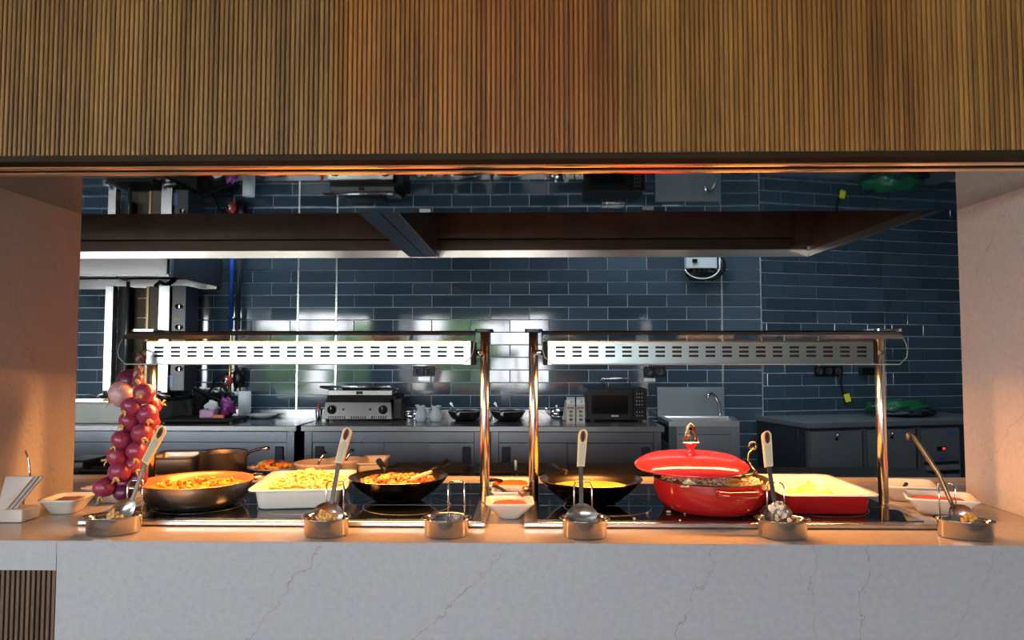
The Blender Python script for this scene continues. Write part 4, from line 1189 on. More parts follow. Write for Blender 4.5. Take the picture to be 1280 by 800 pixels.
PY = 2.085
def stand(xp0, xp1, hx0, hx1, gx0, gx1, outer, nslots, label):
    """heat-lamp stand: two posts, slotted lamp housing, curved glass; outer = -1/+1 side where the glass overhangs"""
    t = thing('heat_lamp_stand', ((xp0 + xp1) / 2, PY, HT), label, 'heat lamp', 'heat lamp stands over the hobs')
    zt = 1.420
    for xp in (xp0, xp1):
        p = MB().lathe([(0.0135, 0), (0.0135, zt - HT - 0.0005)], 24, (xp, PY, HT + 0.0005)).build('post', M['post'], t)
        cpm = M['navy'] if (xp == xp0) == (outer > 0) else M['chrome']
        MB().loft([rrect(0.05 if cpm is M['navy'] else 0.075, 0.085, 0.012, zt, c=(xp, PY - 0.02)), rrect(0.05 if cpm is M['navy'] else 0.075, 0.085, 0.012, zt + 0.008, c=(xp, PY - 0.02))], smooth=False).build('post_cap', cpm, p)
    z0, z1 = 1.328, 1.390
    yf, yb = 2.020, 2.066
    # slotted front panel (real cut-outs)
    xs_ = [hx0]
    w = hx1 - hx0
    pitch = (w - 0.02) / nslots
    for k in range(nslots):
        a = hx0 + 0.012 + pitch * k + pitch * 0.2
        xs_ += [a, a + pitch * 0.58]
    xs_.append(hx1)
    h = z1 - z0
    zr = [0, 0.34, 0.44, 0.53, 0.63, 0.72, 0.82, 1.0]
    fpnl = MB()
    for i in range(len(xs_) - 1):
        for j in range(7):
            if i % 2 == 1 and j % 2 == 1: continue
            za, zb = z0 + h * zr[j], z0 + h * zr[j + 1]
            fpnl.box(xs_[i], xs_[i + 1], yf, yf + 0.0016, za, zb)
    hs = fpnl.build('lamp_housing', M['housing'], t)
    bx('top_plate', M['copperin'], t, hx0, hx1, yf + 0.0018, yb, z1 - 0.0015, z1 + 0.004)
    bx('rear_plate', M['gasket'], t, hx0, hx1, yb - 0.003, yb - 0.0005, z0, z1 - 0.002)
    for (a, b) in ((hx0 - 0.014, hx0 - 0.0005), (hx1 + 0.0005, hx1 + 0.014)):
        bx('end_cap', M['bronze_dark'], t, a, b, yf + 0.001, yb, z0 - 0.002, z1 + 0.003, 0.004)
    el = MB().tube([(hx0 + 0.01, 2.043, z0 + 0.011), (hx1 - 0.01, 2.043, z0 + 0.011)], 0.005, 10).build('heating_tube', M['element'], t)
    for (xp, hx) in ((xp0, hx0 - 0.014), (xp1, hx1 + 0.014)):
        if abs(xp - hx) > 0.018:
            MB().tube([(xp, PY - 0.012, 1.362), (hx, PY - 0.03, 1.362)], 0.008, 10).build('bracket', M['chrome'], t)
        else:
            MB().tube([(xp, PY - 0.01, 1.362), (xp, PY - 0.024, 1.362)], 0.008, 10).build('bracket', M['chrome'], t)
    # curved glass canopy
    prof = []
    for k in range(15):
        u = k / 14
        if u < 0.45:
            yy, zz = PY + 0.035 - u / 0.45 * 0.095, zt + 0.004 - 0.002 * u
        else:
            a = (u - 0.45) / 0.55 * R(84)
            yy, zz = PY - 0.06 - 0.085 * math.sin(a), zt + 0.003 - 0.104 * (1 - math.cos(a))
        prof.append((yy, zz))
    th = 0.005
    rings = []
    for k, (yy, zz) in enumerate(prof):
        a, b = prof[max(0, k - 1)], prof[min(14, k + 1)]
        ty, tz = b[0] - a[0], b[1] - a[1]
        l = math.hypot(ty, tz)
        ny, nz = tz / l, -ty / l
        cut = 0.0
        if k > 11: cut = 0.028 * (1 - math.sqrt(max(0, 1 - ((k - 11) / 3) ** 2)))
        xl, xr = gx0 + cut, gx1 - cut
        rings.append([Vector((xl, yy, zz)), Vector((xr, yy, zz)), Vector((xr, yy - ny * th, zz - nz * th)), Vector((xl, yy - ny * th, zz - nz * th))])
    gc = MB().loft(rings, smooth=False).build('glass_canopy', M['glass'], t)
    eg_ = MB()
    path = [(r_[0] + r_[3]) / 2 for r_ in rings] + [(r_[1] + r_[2]) / 2 for r_ in reversed(rings)]
    eg_.tube(path, 0.0017, 6)
    eg_.build('edge_highlight', M['glassedge'], gc)  # thin tube added to draw the highlight along the glass edge
    # the lamp's own light
    l = bpy.data.lights.new('heat_lamp_light', 'AREA'); l.shape = 'RECTANGLE'; l.size, l.size_y = w - 0.04, 0.03
    l.energy = HEAT_W; l.color = (1.0, 0.42, 0.12)
    lo = bpy.data.objects.new('heat_lamp_light', l); C.objects.link(lo)
    setp(lo, Vector(((hx0 + hx1) / 2, 2.043, z0 + 0.003)), t)
    return t
xL0, xL1 = P(187, 625, PY).x, P(606, 500, PY).x
xR0, xR1 = P(667, 500, PY).x, P(1101, 500, PY).x
stand(xL0, xL1, PX(183, 2.02), PX(588, 2.02), PX(146, 1.95), xL1 - 0.022, -1, 19, 'steel heat lamp stand with bright white slotted housing, left one with the onion string')
stand(xR0, xR1, PX(685, 2.02), PX(1092, 2.02), xR0 + 0.022, PX(1136, 1.95), 1, 19, 'steel heat lamp stand with grey slotted housing, right one over the red casserole')

# ------------------------------------------------------------------ cookware and food on the hobs
def pan_lathe(name, c, prof_out, prof_in, mo, mi, parent, n=56, sx=1, sy=1):
    o = MB()
    o.cur = 0
    o.lathe(prof_out, n, c, sx, sy, cap1=False)
    o.cur = 1
    o.lathe([prof_out[-1]] + prof_in, n, c, sx, sy, cap0=False)
    return o.build(name, [mo, mi], parent)

def surface(name, c, r, h, seed, m, amp=0.006, col0=None, col1=None, sx=1, sy=1, dome=0.0, freq=26, n=56, rings=16, skirt=0.003):
    """bumpy food surface filling a vessel, with a skirt below"""
    o = MB()
    vs, fs = [], []
    def hh(x, y, k):
        v = Vector((x * freq + seed, y * freq, seed * 0.7))
        return amp * (noise.noise(v) + 0.6 * noise.noise(v * 2.3)) * (1 - 0.7 * k ** 6) + dome * (1 - k * k)
    for i in range(rings + 1):
        k = i / rings
        for j in range(n):
            a = 2 * math.pi * j / n
            x, y = r * k * sx * math.cos(a), r * k * sy * math.sin(a)
            vs.append((c[0] + x, c[1] + y, c[2] + h + hh(x, y, k)))
    for j in range(n):
        a = 2 * math.pi * j / n
        vs.append((c[0] + (r * 0.96) * sx * math.cos(a), c[1] + r * 0.96 * sy * math.sin(a), c[2] + h - skirt))
    for i in range(rings + 1):
        for j in range(n):
            k = (j + 1) % n
            fs.append((i * n + j, (i + 1) * n + j, (i + 1) * n + k, i * n + k))
    for f in fs:
        if col0 is not None:
            q = Vector(vs[f[0]])
            t = min(1, max(0, 0.5 + 1.1 * noise.noise(Vector((q.x * 45, q.y * 45, seed)))))
            o.c = tuple(col0[i] * (1 - t) + col1[i] * t for i in range(3))
        o.add([vs[i] for i in f], [(0, 1, 2, 3)], True)
    o.add([vs[(rings + 1) * n + j] for j in range(n)], [tuple(reversed(range(n)))])
    return o

# round steel pan with orange stew
c = Vector((PX(250, 2.02), 2.02, HT + 0.001))
t = thing('steel_pan', c, 'round shallow steel pan on the left hob filled with orange stew', 'pan')
pan_lathe('bowl', c, [(0.095, 0), (0.118, 0.006), (0.138, 0.030), (0.146, 0.058), (0.151, 0.068)], [(0.149, 0.070), (0.143, 0.066), (0.138, 0.050), (0.118, 0.012), (0.06, 0.006), (0, 0.006)], M['pan'], M['panin'], t)
for s in (-1, 1):
    h = MB().tube([c + Vector((s * 0.148, 0.03, 0.062)), c + Vector((s * 0.168, 0.028, 0.066)), c + Vector((s * 0.174, 0.0, 0.068)), c + Vector((s * 0.168, -0.028, 0.066)), c + Vector((s * 0.148, -0.03, 0.062))], 0.005, 8)
    h.xf(Matrix.Translation(c) @ Matrix.Rotation(R(35), 4, 'Z') @ Matrix.Translation(-c))
    h.build('handle', M['pan'], t)
st = surface('stew', c, 0.138, 0.050, 3.0, None, 0.006, (0.70, 0.17, 0.012), (0.85, 0.45, 0.04), freq=40, rings=22, n=64)
rr = random.Random(5)
for k in range(70):
    a, q = rr.uniform(0, 6.28), 0.125 * math.sqrt(rr.random())
    st.c = rr.choice([(0.75, 0.30, 0.03), (0.62, 0.10, 0.015), (0.85, 0.52, 0.08), (0.35, 0.05, 0.01)])
    st.blob((c.x + q * math.cos(a), c.y + q * math.sin(a), c.z + 0.054), (rr.uniform(0.004, 0.010), rr.uniform(0.004, 0.010), rr.uniform(0.003, 0.008)), k, 0.4, 6, 4)
tag(st.build('tomato_stew', M['stew']), 'orange tomato stew in the round steel pan', 'stew')

def rect_dish(name, c, w, d, h, rot, mo, mi, parent, lip=0.016, r=0.03, taper=0.82, th=0.006):
    o = MB()
    k = taper
    o.cur = 0
    rg = lambda sw, z, rad: rrect(w * 1 + sw, d * 1 + sw, rad, c[2] + z, 6, (c[0], c[1]), rot)
    ww = -(1 - k) * min(w, d)
    o.loft([rg(ww - 0.012, 0, r * 0.6), rg(ww, 0.004, r * 0.7), rg(-2 * lip, h - 0.012, r), rg(-2 * lip + 0.003, h - 0.006, r), rg(0, h - 0.004, r)], cap1=False)
    o.cur = 1
    o.loft([rg(0, h - 0.004, r), rg(-0.002, h, r), rg(-2 * lip, h - 0.001, r * 0.8), rg(-2 * lip - 2 * th, h - 0.012, r * 0.8), rg(ww - 2 * th, 0.010, r * 0.6), rg(ww - 0.02 - 2 * th, 0.006, r * 0.5)], cap0=False)
    return o.build(name, [mo, mi], parent)

# white dish with pasta
rot = R(8)
c = Vector((-0.645, 2.115, HT + 0.001))
DWd, DDd, DHt = 0.262, 0.345, 0.056
t = thing('baking_dish', c, 'white rectangular baking dish heaped with yellow pasta on the left hob', 'dish')
rect_dish('dish', c, DWd, DDd, DHt, rot, M['white'], M['white'], t)
pst = MB()
rr = random.Random(12)
RM = Matrix.Rotation(rot, 3, 'Z')
def heap(u, v): return 0.030 + 0.040 * max(0, 1 - abs(u) ** 2.5) * max(0, 1 - abs(v) ** 2.5)
pst.c = (0.82, 0.52, 0.12)
gridn = 14
gv = []
for i in range(gridn + 1):
    for j in range(gridn + 1):
        u, v = i / gridn * 2 - 1, j / gridn * 2 - 1
        q = RM @ Vector((u * 0.098, v * 0.135, 0))
        gv.append((c.x + q.x, c.y + q.y, c.z + heap(u, v) - 0.004))
pst.add(gv, [(i * (gridn + 1) + j, (i + 1) * (gridn + 1) + j, (i + 1) * (gridn + 1) + j + 1, i * (gridn + 1) + j + 1) for i in range(gridn) for j in range(gridn)], True)
for k in range(430):
    u, v = rr.uniform(-1, 1), rr.uniform(-1, 1)
    q = RM @ Vector((u * 0.098, v * 0.138, 0))
    p0 = Vector((c.x + q.x, c.y + q.y, c.z + heap(u, v) + rr.uniform(-0.002, 0.007)))
    a = rr.uniform(0, 6.28); tl = rr.uniform(-0.5, 0.5); L_ = rr.uniform(0.012, 0.022)
    d = Vector((math.cos(a) * math.cos(tl), math.sin(a) * math.cos(tl), math.sin(tl)))
    sd = d.orthogonal().normalized() * rr.uniform(-0.006, 0.006)
    pst.c = rr.choice([(0.88, 0.62, 0.16), (0.90, 0.68, 0.24), (0.85, 0.55, 0.10), (0.92, 0.74, 0.34)]) if rr.random() > 0.06 else (0.80, 0.30, 0.04)
    pst.tube([p0 - d * L_ / 2, p0 + sd, p0 + d * L_ / 2], [0.0028, 0.0036, 0.0028], 6)
tag(pst.build('pasta', M['food']), 'heap of yellow pasta in the white baking dish', 'pasta', kind='stuff')

# woks
def wok(c, r, label, handle_px):
    t = thing('wok', c, label, 'wok', 'steel woks on the hobs')
    k = r / 0.142
    po = [(0.058 * k, 0), (0.075 * k, 0.006), (0.105 * k, 0.028), (0.128 * k, 0.050), (0.142 * k, 0.068)]
    pi = [(0.1405 * k, 0.0695), (0.126 * k, 0.051), (0.102 * k, 0.030), (0.07 * k, 0.009), (0, 0.006)]
    pan_lathe('bowl', c, po, pi, M['wok'], M['wokin'], t)
    for (x, y) in handle_px:
        a = c + Vector((x * r * 0.98, y * r * 0.98, 0.064))
        b = c + Vector((x * (r + 0.075), y * (r + 0.075), 0.083))
        MB().tube([a, a + (b - a) * 0.3, b], [0.006, 0.009, 0.010], 8).build('handle', M['black'], t)
    return t
cw1 = Vector((PX(499.5, 2.10), 2.10, HT + 0.001))
wok(cw1, 0.143, 'dark steel wok of stir-fried vegetables on the left hob', [(0.55, 0.83), (-0.45, 0.89)])
cw2 = Vector((PX(737.5, 2.07), 2.07, HT + 0.001))
wok(cw2, 0.146, 'dark steel wok of yellow sauce on the right hob', [(-0.42, 0.90)])
sf = surface('stirfry', cw1, 0.120, 0.046, 9.0, None, 0.005, (0.30, 0.10, 0.02), (0.55, 0.22, 0.04), dome=0.008)
rr = random.Random(21)
for k in range(150):
    a, q = rr.uniform(0, 6.28), 0.105 * math.sqrt(rr.random())
    sf.c = rr.choice([(0.45, 0.15, 0.03), (0.62, 0.05, 0.02), (0.70, 0.30, 0.04), (0.30, 0.08, 0.02), (0.75, 0.45, 0.10), (0.65, 0.10, 0.03), (0.28, 0.24, 0.05)])
    sf.blob((cw1.x + q * math.cos(a), cw1.y + q * math.sin(a), cw1.z + 0.052 + 0.010 * (1 - q / 0.11) + rr.uniform(0, 0.004)), (rr.uniform(0.005, 0.013), rr.uniform(0.004, 0.010), rr.uniform(0.004, 0.008)), k, 0.5, 7, 5, M=Matrix.Rotation(rr.uniform(0, 3), 3, 'Z'))
tag(sf.build('stir_fry', M['food']), 'stir-fried vegetables with red pepper pieces in the left wok', 'stir fry')
tg = MB()
a, b = P(515, 603, 2.03), P(540, 594, 2.12)
d = (b - a)
tg.loft([[a + d * u + Vector((0, -w_, 0)) + Vector((0, 0, z_)) if False else a + d * u + Vector((w_ * 0.3, -w_, z_ + 0.010)) for (w_, z_) in ((0.012 * s_, -0.003), (-0.012 * s_, -0.003), (-0.012 * s_, 0.004), (0.012 * s_, 0.004))] for (u, s_) in ((-0.05, 0.6), (0.0, 0.95), (0.9, 1.0), (1.0, 0.6))], smooth=False)
tag(tg.build('serving_spatula', M['grip'], None, 0.002), 'short cream spatula lying in the stir-fry wok', 'spatula')
sf = surface('sauce', cw2, 0.117, 0.042, 15.0, None, 0.0015, freq=20)
tag(sf.build('yellow_sauce', M['custard']), 'smooth yellow sauce in the right wok', 'sauce')

# red casserole with lid
cc = Vector((PX(886, 1.995), 1.995, HT + 0.001))
t = thing('casserole_pot', cc, 'red enamel cast-iron casserole on the right hob, lid set askew', 'casserole')
pan_lathe('body', cc, [(0.105, 0), (0.128, 0.006), (0.146, 0.030), (0.153, 0.060), (0.154, 0.083)], [(0.153, 0.0855), (0.147, 0.085), (0.145, 0.06), (0.12, 0.012), (0, 0.008)], M['red'], M['iron'], t, sx=1.0, sy=0.97)
for (ang_) in (-78, 102):
    a = R(ang_)
    rad = Vector((math.cos(a), math.sin(a), 0)); tan = Vector((-math.sin(a), math.cos(a), 0))
    h = MB()
    b0 = cc + rad * 0.146 + Vector((0, 0, 0.068))
    h.tube([b0 - tan * 0.052, b0 - tan * 0.050 + rad * 0.020, b0 - tan * 0.036 + rad * 0.030, b0 + tan * 0.036 + rad * 0.030, b0 + tan * 0.050 + rad * 0.020, b0 + tan * 0.052], [0.010, 0.010, 0.009, 0.009, 0.010, 0.010], 10)
    h.build('handle', M['red'], t)
lc = Vector((PX(862, 2.0), 2.0, cc.z + 0.0875))
lc.z += 0.020
LM = Matrix.Translation(lc) @ Matrix.Rotation(R(3.2), 4, 'X') @ Matrix.Rotation(R(-0.5), 4, 'Y')
lm = MB().lathe([(0.150, 0.006), (0.153, 0.008), (0.152, 0.013), (0.140, 0.021), (0.126, 0.029), (0.120, 0.030), (0.07, 0.036), (0.03, 0.038), (0, 0.038)], 64, cap0=False)
lm.lathe([(0.150, 0.006), (0.145, 0.006), (0.125, 0.02), (0.07, 0.028), (0, 0.03)], 64, cap0=False)
tl = lm.xf(LM).build('lid', M['redlid'], t)
tl['label'] = 'coral red lid lying askew on the pot'
MB().lathe([(0.018, 0.037), (0.012, 0.044), (0.009, 0.056), (0.016, 0.066), (0.018, 0.069), (0, 0.071)], 24).xf(LM).build('knob_stem', M['redlid'], tl)
kn = MB().lathe([(0.026, 0.0715), (0.029, 0.0735), (0.02, 0.076), (0, 0.077)], 28).xf(LM).build('knob_plate', M['chrome'], tl)
lp = MB()
lp.tube([LM @ Vector(v) for v in ((-0.016, 0, 0.075), (-0.013, 0, 0.091), (-0.006, 0, 0.113), (0, 0, 0.119), (0.006, 0, 0.113), (0.013, 0, 0.091), (0.017, 0, 0.075))], [0.005, 0.006, 0.006, 0.007, 0.006, 0.005, 0.004], 10)
lp.tube([LM @ Vector(v) for v in ((-0.012, -0.008, 0.075), (-0.004, -0.006, 0.096), (0.0, 0, 0.115))], [0.006, 0.006, 0.004], 8)
lp.build('knob_loop', M['spoonsteel'], tl)
rc = MB()
rr = random.Random(4)
rs = surface('rice', cc, 0.140, 0.071, 5.0, None, 0.004, (0.80, 0.68, 0.44), (0.62, 0.44, 0.20), dome=0.006, sy=0.97)
for k in range(520):
    a, q = rr.uniform(0, 6.28), 0.136 * math.sqrt(rr.random())
    rs.c = rr.choice([(0.85, 0.76, 0.55), (0.85, 0.70, 0.42), (0.80, 0.62, 0.30)])
    rs.blob((cc.x + q * math.cos(a), cc.y + q * math.sin(a) * 0.97, cc.z + 0.077 + 0.006 * (1 - (q / 0.14) ** 2)), (0.006, 0.0025, 0.0022), k, 0.2, 5, 4, M=Matrix.Rotation(rr.uniform(0, 3), 3, 'Z'))
for k in range(170):
    dx, dy = rr.gauss(0, 0.009), rr.gauss(0, 0.008)
    bxp = P(861, 600, 1.893)
    rs.blob((bxp.x + dx, 1.893 + max(-0.018, min(0.03, dy)), cc.z + 0.080 + rr.uniform(0, 0.020) * max(0, 1 - math.hypot(dx, dy) / 0.022)), (0.006, 0.003, 0.0025), k, 0.2, 5, 4, M=Matrix.Rotation(rr.uniform(0, 3), 3, 'Z'))
for k in range(14):
    rs.c = (0.75, 0.36, 0.03)
    q = P(918 + rr.uniform(-10, 8), 601, 1.93 + rr.uniform(-0.02, 0.05))
    rs.blob((q.x, q.y, cc.z + 0.077), (0.012, 0.008, 0.007), k, 0.4, 7, 5)
tag(rs.build('rice', M['food']), 'cooked rice showing under the askew red lid', 'rice', kind='stuff')
# curved steel spoon handle rising out of the casserole
sp = thing('pot_spoon', P(943, 592, 2.03), 'steel spoon with curled ring handle standing in the red casserole', 'spoon')
pts = [P(926, 597, 2.0), P(940, 593, 2.03), P(944, 589, 2.05), P(939, 583, 2.06), P(935, 575, 2.07), P(936, 567, 2.08), P(940, 561, 2.085)]
MB().tube(pts, [0.004, 0.005, 0.005, 0.0028, 0.0028, 0.0035, 0.005], 10).build('handle', M['spoonsteel'], sp)
rc_ = P(941, 557.5, 2.085)
MB().tube([rc_ + Vector((0.0095 * math.cos(a), 0.003, 0.0095 * math.sin(a))) for a in [2 * math.pi * k / 16 for k in range(16)]], 0.0042, 8, closed=True).build('ring_end', M['spoonsteel'], sp)
MB().blob(pts[0] + Vector((-0.01, 0, -0.006)), (0.03, 0.022, 0.008), 1, 0.05, 16, 10).build('spoon_bowl', M['brownsteel'], sp)
# rice crumbs on the hob
rr = random.Random(8)
for k, (px, py, lab) in enumerate(((809, 643, 'tiny rice crumb on the right hob between the wok and the casserole'), (836, 641, 'larger rice crumb on the right hob just left of the casserole foot'),
                                  (856, 643, 'grey rice crumb on the right hob under the front of the casserole'), (793, 650, 'rice crumb on the right hob near the frame behind the fourth spoon rest'),
                                  (850, 652, 'rice crumb on the steel frame edge in front of the casserole'))):
    q = PZ(px, py, HT)
    tag(MB().blob((q.x, q.y, HT + 0.0032), (0.003 + 0.005 * (k == 1), 0.004, 0.003), k, 0.3, 7, 5).build('rice_crumb', M['cream']), lab, 'crumb', 'rice crumbs on the right hob')

# red rectangular dish
c = Vector((0.792, 2.075, HT + 0.001))
t = thing('baking_dish', c, 'red rectangular baking dish with white inside on the right hob', 'dish')
rect_dish('dish', c, 0.255, 0.345, 0.055, R(0.5), M['red'], M['white'], t, lip=0.017)
eg = MB()
rr = random.Random(17)
gv = []
n = 34
for i in range(n + 1):
    for j in range(n + 1):
        u, v = i / n * 2 - 1, j / n * 2 - 1
        k = max(0, 1 - (u * u + v * v))
        gv.append((c.x - 0.005 + u * 0.09, c.y - 0.02 + v * 0.12, c.z + 0.0075 + 0.050 * k * (0.75 + 0.7 * noise.noise(Vector((u * 2.2, v * 2.2, 4))) + 0.35 * noise.noise(Vector((u * 7, v * 5, 8))))))
for i in range(n):
    for j in range(n):
        f = (i * (n + 1) + j, (i + 1) * (n + 1) + j, (i + 1) * (n + 1) + j + 1, i * (n + 1) + j + 1)
        q = Vector(gv[f[0]])
        tt = min(1, max(0, 0.5 + 1.2 * noise.noise(Vector((q.x * 40, q.y * 40, 2)))))
        eg.c = (0.86 * tt + 0.88 * (1 - tt), 0.50 * tt + 0.72 * (1 - tt), 0.05 * tt + 0.36 * (1 - tt))
        eg.add([gv[a] for a in f], [(0, 1, 2, 3)], True)
tag(eg.build('scrambled_egg', M['food']), 'remaining yellow scrambled egg in the red rectangular dish', 'egg')

# ------------------------------------------------------------------ spoon rests and spoons along the counter edge
def spoon_rest(px, w, d, rot, wire_px, label, yc=1.758, hgt=0.042, wtop=0.118):
    c = Vector((PX(px, yc), yc, CT + 0.001))
    t = thing('spoon_rest', c, label, 'spoon rest', 'steel spoon rests along the counter edge')
    Mx = Matrix.Translation(c) @ Matrix.Rotation(rot, 4, 'Z')
    n = 48
    o = MB()
    prof = [(0.96, 0), (1.0, 0.004), (1.0, hgt - 0.006), (1.04, hgt - 0.003), (1.16, hgt), (1.16, hgt + 0.0015), (1.02, hgt - 0.001), (0.97, hgt - 0.006), (0.97, 0.006), (0, 0.005)]
    o.lathe(prof, n, (0, 0, 0), w / 2, d / 2, M=None)
    o.xf(Mx).build('cup', M['cup'], t)
    wx0, wx1 = PX(wire_px[0], yc + 0.03), PX(wire_px[1], yc + 0.03)
    yw = yc + 0.030
    z0, z1 = CT + 0.012, CT + wtop
    MB().tube([(wx0, yw, z0), (wx0, yw + 0.002, z1 - 0.006), (wx0 + 0.002, yw + 0.006, z1), (wx0 + 0.006, yw + 0.010, z1 + 0.003), (wx1 - 0.006, yw + 0.010, z1 + 0.003), (wx1 - 0.002, yw + 0.006, z1), (wx1, yw + 0.002, z1 - 0.006), (wx1, yw, z0)], 0.0021, 8).build('wire_loop', M['chrome'], t)
    return c
spoon_rest(148, 0.120, 0.078, R(20), (163.5, 182), 'oval steel spoon rest in front of the onion string')
spoon_rest(411, 0.106, 0.098, 0, (410, 431.5), 'round steel spoon rest in front of the white pasta dish')
spoon_rest(559, 0.106, 0.098, 0, (561, 581), 'empty round steel spoon rest in front of the left wok')
spoon_rest(730, 0.106, 0.098, 0, (717, 739), 'round steel spoon rest in front of the right wok')
spoon_rest(974, 0.112, 0.088, R(-8), (956, 977), 'round steel spoon rest with rice-crusted spoon near the red casserole')
spoon_rest(1200, 0.118, 0.076, R(-18), (1169, 1189.5), 'oval steel spoon rest holding the hooked ladle on the right')

def spoon(tip, neck, joint, end, bw, label, grip=True, food=None, facing=-1, hook=False, name='serving_spoon'):
    """tip = lowest bowl point, neck = where bowl meets shaft, joint = shaft/handle joint, end = handle end"""
    t = thing(name, tip, label, 'spoon' if grip else 'ladle', 'serving spoons in the spoon rests')
    ax = (neck - tip).normalized()
    wdir = ax.cross(Vector((0, -1, 0))).normalized()
    if wdir.x < 0: wdir = -wdir
    nrm = wdir.cross(ax).normalized()      # towards the camera or away
    if nrm.y > 0: nrm = -nrm
    L_ = (neck - tip).length
    N_, K_ = 16, 12
    rings, rings2 = [], []
    for i in range(N_ + 1):
        u = i / N_
        hw = bw * (math.sin(math.pi * min(1, max(0.02, u * 0.98)) ** 0.85) ** 0.6) if u < 0.97 else bw * 0.18
        hw = max(hw, 0.0045 if u > 0.5 else 0.002)
        row, row2 = [], []
        for j in range(K_ + 1):
            s = j / K_ * 2 - 1
            dep = 0.55 * bw * (1 - s * s) * math.sin(math.pi * min(0.98, max(0.02, u))) ** 0.7
            p = tip + ax * (L_ * u) + wdir * (s * hw)
            row.append(p - nrm * dep * facing * -1)
            row2.append(p - nrm * dep * facing * -1 - nrm * 0.0014)
        rings.append(row); rings2.append(row2)
    o = MB()
    for a in (rings, rings2):
        o.loft(a, True, False, False, closed=False)
    o.build('spoon_bowl', M['steel'], t)
    def bar(a, b, w0, w1, th):
        d = (b - a).normalized()
        wd = wdir
        nn = wd.cross(d).normalized()
        r0 = [a + wd * (sx * w0) + nn * (sy * th) for (sx, sy) in ((1, 1), (-1, 1), (-1, -1), (1, -1))]
        r1 = [b + wd * (sx * w1) + nn * (sy * th) for (sx, sy) in ((1, 1), (-1, 1), (-1, -1), (1, -1))]
        return MB().loft([r0, r1], smooth=False)
    if grip:
        bar(neck - ax * 0.006, joint, 0.0048, 0.0056, 0.0016).build('shaft', M['shaft'], t, 0.001)
        d = (end - joint).normalized()
        nn = wdir.cross(d).normalized()
        if nn.y > 0: nn = -nn
        LL = (end - joint).length
        def outline(off, w0, w1, u0, u1):
            pts = []
            for (sx, u, w_) in ((-1, u0, w0), (1, u0, w0)):
                pts.append(joint + d * (LL * u) + wdir * (sx * w_) + nn * off)
            for k in range(9):
                a = math.pi * k / 8
                pts.append(joint + d * (LL * u1 - w1 + w1 * math.sin(a)) + wdir * (w1 * math.cos(a)) + nn * off)
            return pts
        g = MB().loft([outline(-0.006, 0.0095, 0.0115, 0, 1), outline(0.005, 0.0095, 0.0115, 0, 1), outline(0.0065, 0.008, 0.010, 0.01, 0.985)], smooth=False).build('grip', M['grip'], t)
        MB().loft([outline(0.0066, 0.0062, 0.0075, 0.03, 0.62), outline(0.0072, 0.006, 0.0072, 0.035, 0.615)], smooth=False).build('grip_inlay', M['gripface'], g)
        cc_ = joint + d * (LL * 0.80)
        ring0 = [cc_ + d * (0.0145 * math.cos(a)) + wdir * (0.0062 * math.sin(a)) for a in [2 * math.pi * k / 20 for k in range(20)]]
        MB().loft([[p + nn * 0.0066 for p in ring0], [p + nn * 0.0076 for p in ring0]], smooth=False).build('hanging_eyelet', M['redinsert'], g)
        ring1 = [cc_ - d * 0.001 + d * (0.0095 * math.cos(a)) + wdir * (0.0030 * math.sin(a)) for a in [2 * math.pi * k / 16 for k in range(16)]]
        MB().loft([[p + nn * 0.00765 for p in ring1], [p + nn * 0.0081 for p in ring1]], smooth=False).build('eyelet_hole', M['gasket'], g)
    else:
        pts = [neck - ax * 0.008, neck + (joint - neck) * 0.25 + Vector((0.004, 0, 0)), joint + Vector((0.004, 0, 0)), end]
        pts += [end + Vector((-0.007, 0.0, 0.005)), end + Vector((-0.013, 0.0, 0.003)), end + Vector((-0.014, 0, -0.005)), end + Vector((-0.010, 0, -0.009))]
        MB().tube(pts, [0.0045, 0.005, 0.0055, 0.0055, 0.0052, 0.005, 0.005, 0.0045], 10).build('hooked_handle', M['brownsteel'], t)
    if food:
        f = MB()
        rr = random.Random(len(label))
        for k in range(46):
            u, s = rr.uniform(food[0], food[1]), rr.uniform(-0.6, 0.6)
            p = tip + ax * (L_ * u) + wdir * (s * bw) + nrm * (0.004 + 0.0 * u) + nrm * (0.012 * (1 if facing < 0 else 1) * (1 - s * s) * math.sin(math.pi * u))
            f.c = food[2][k % len(food[2])]
            f.blob(p, (rr.uniform(0.003, 0.006),) * 3, k, 0.5, 6, 4)
        f.build('food_residue', M['food'], t)
    return t
BR = [(0.62, 0.36, 0.10), (0.70, 0.45, 0.15), (0.45, 0.22, 0.05)]
WH = [(0.70, 0.62, 0.50), (0.55, 0.45, 0.34), (0.78, 0.70, 0.58), (0.20, 0.13, 0.08)]
spoon(P(139, 653, 1.735), P(167, 624, 1.765), P(181, 579, 1.79), P(205, 533, 1.83), 0.026, 'steel serving spoon with beige grip leaning by the onion string', food=(0.0, 0.35, BR))
spoon(P(407, 653, 1.735), P(415, 627, 1.757), P(423.5, 579, 1.785), P(435.5, 535, 1.81), 0.036, 'steel serving spoon with beige grip in front of the pasta dish', food=(0.05, 0.4, BR))
spoon(P(728, 655, 1.735), P(726.5, 629, 1.757), P(726, 583, 1.785), P(729, 537, 1.81), 0.037, 'steel serving spoon with upright beige grip in front of the right wok', food=None)
spoon(P(976, 655, 1.735), P(968, 628, 1.757), P(961, 583.5, 1.785), P(957.5, 539, 1.81), 0.034, 'steel serving spoon with beige grip crusted with rice by the red casserole', food=(0.1, 0.95, WH))
spoon(P(1213, 654, 1.740), P(1189, 633, 1.760), P(1171, 592, 1.775), P(1142, 545, 1.80), 0.027, 'hooked steel ladle leaning in the oval rest at the right', grip=False, food=(0.0, 0.4, [(0.75, 0.36, 0.05), (0.7, 0.3, 0.04)]), name='serving_ladle')

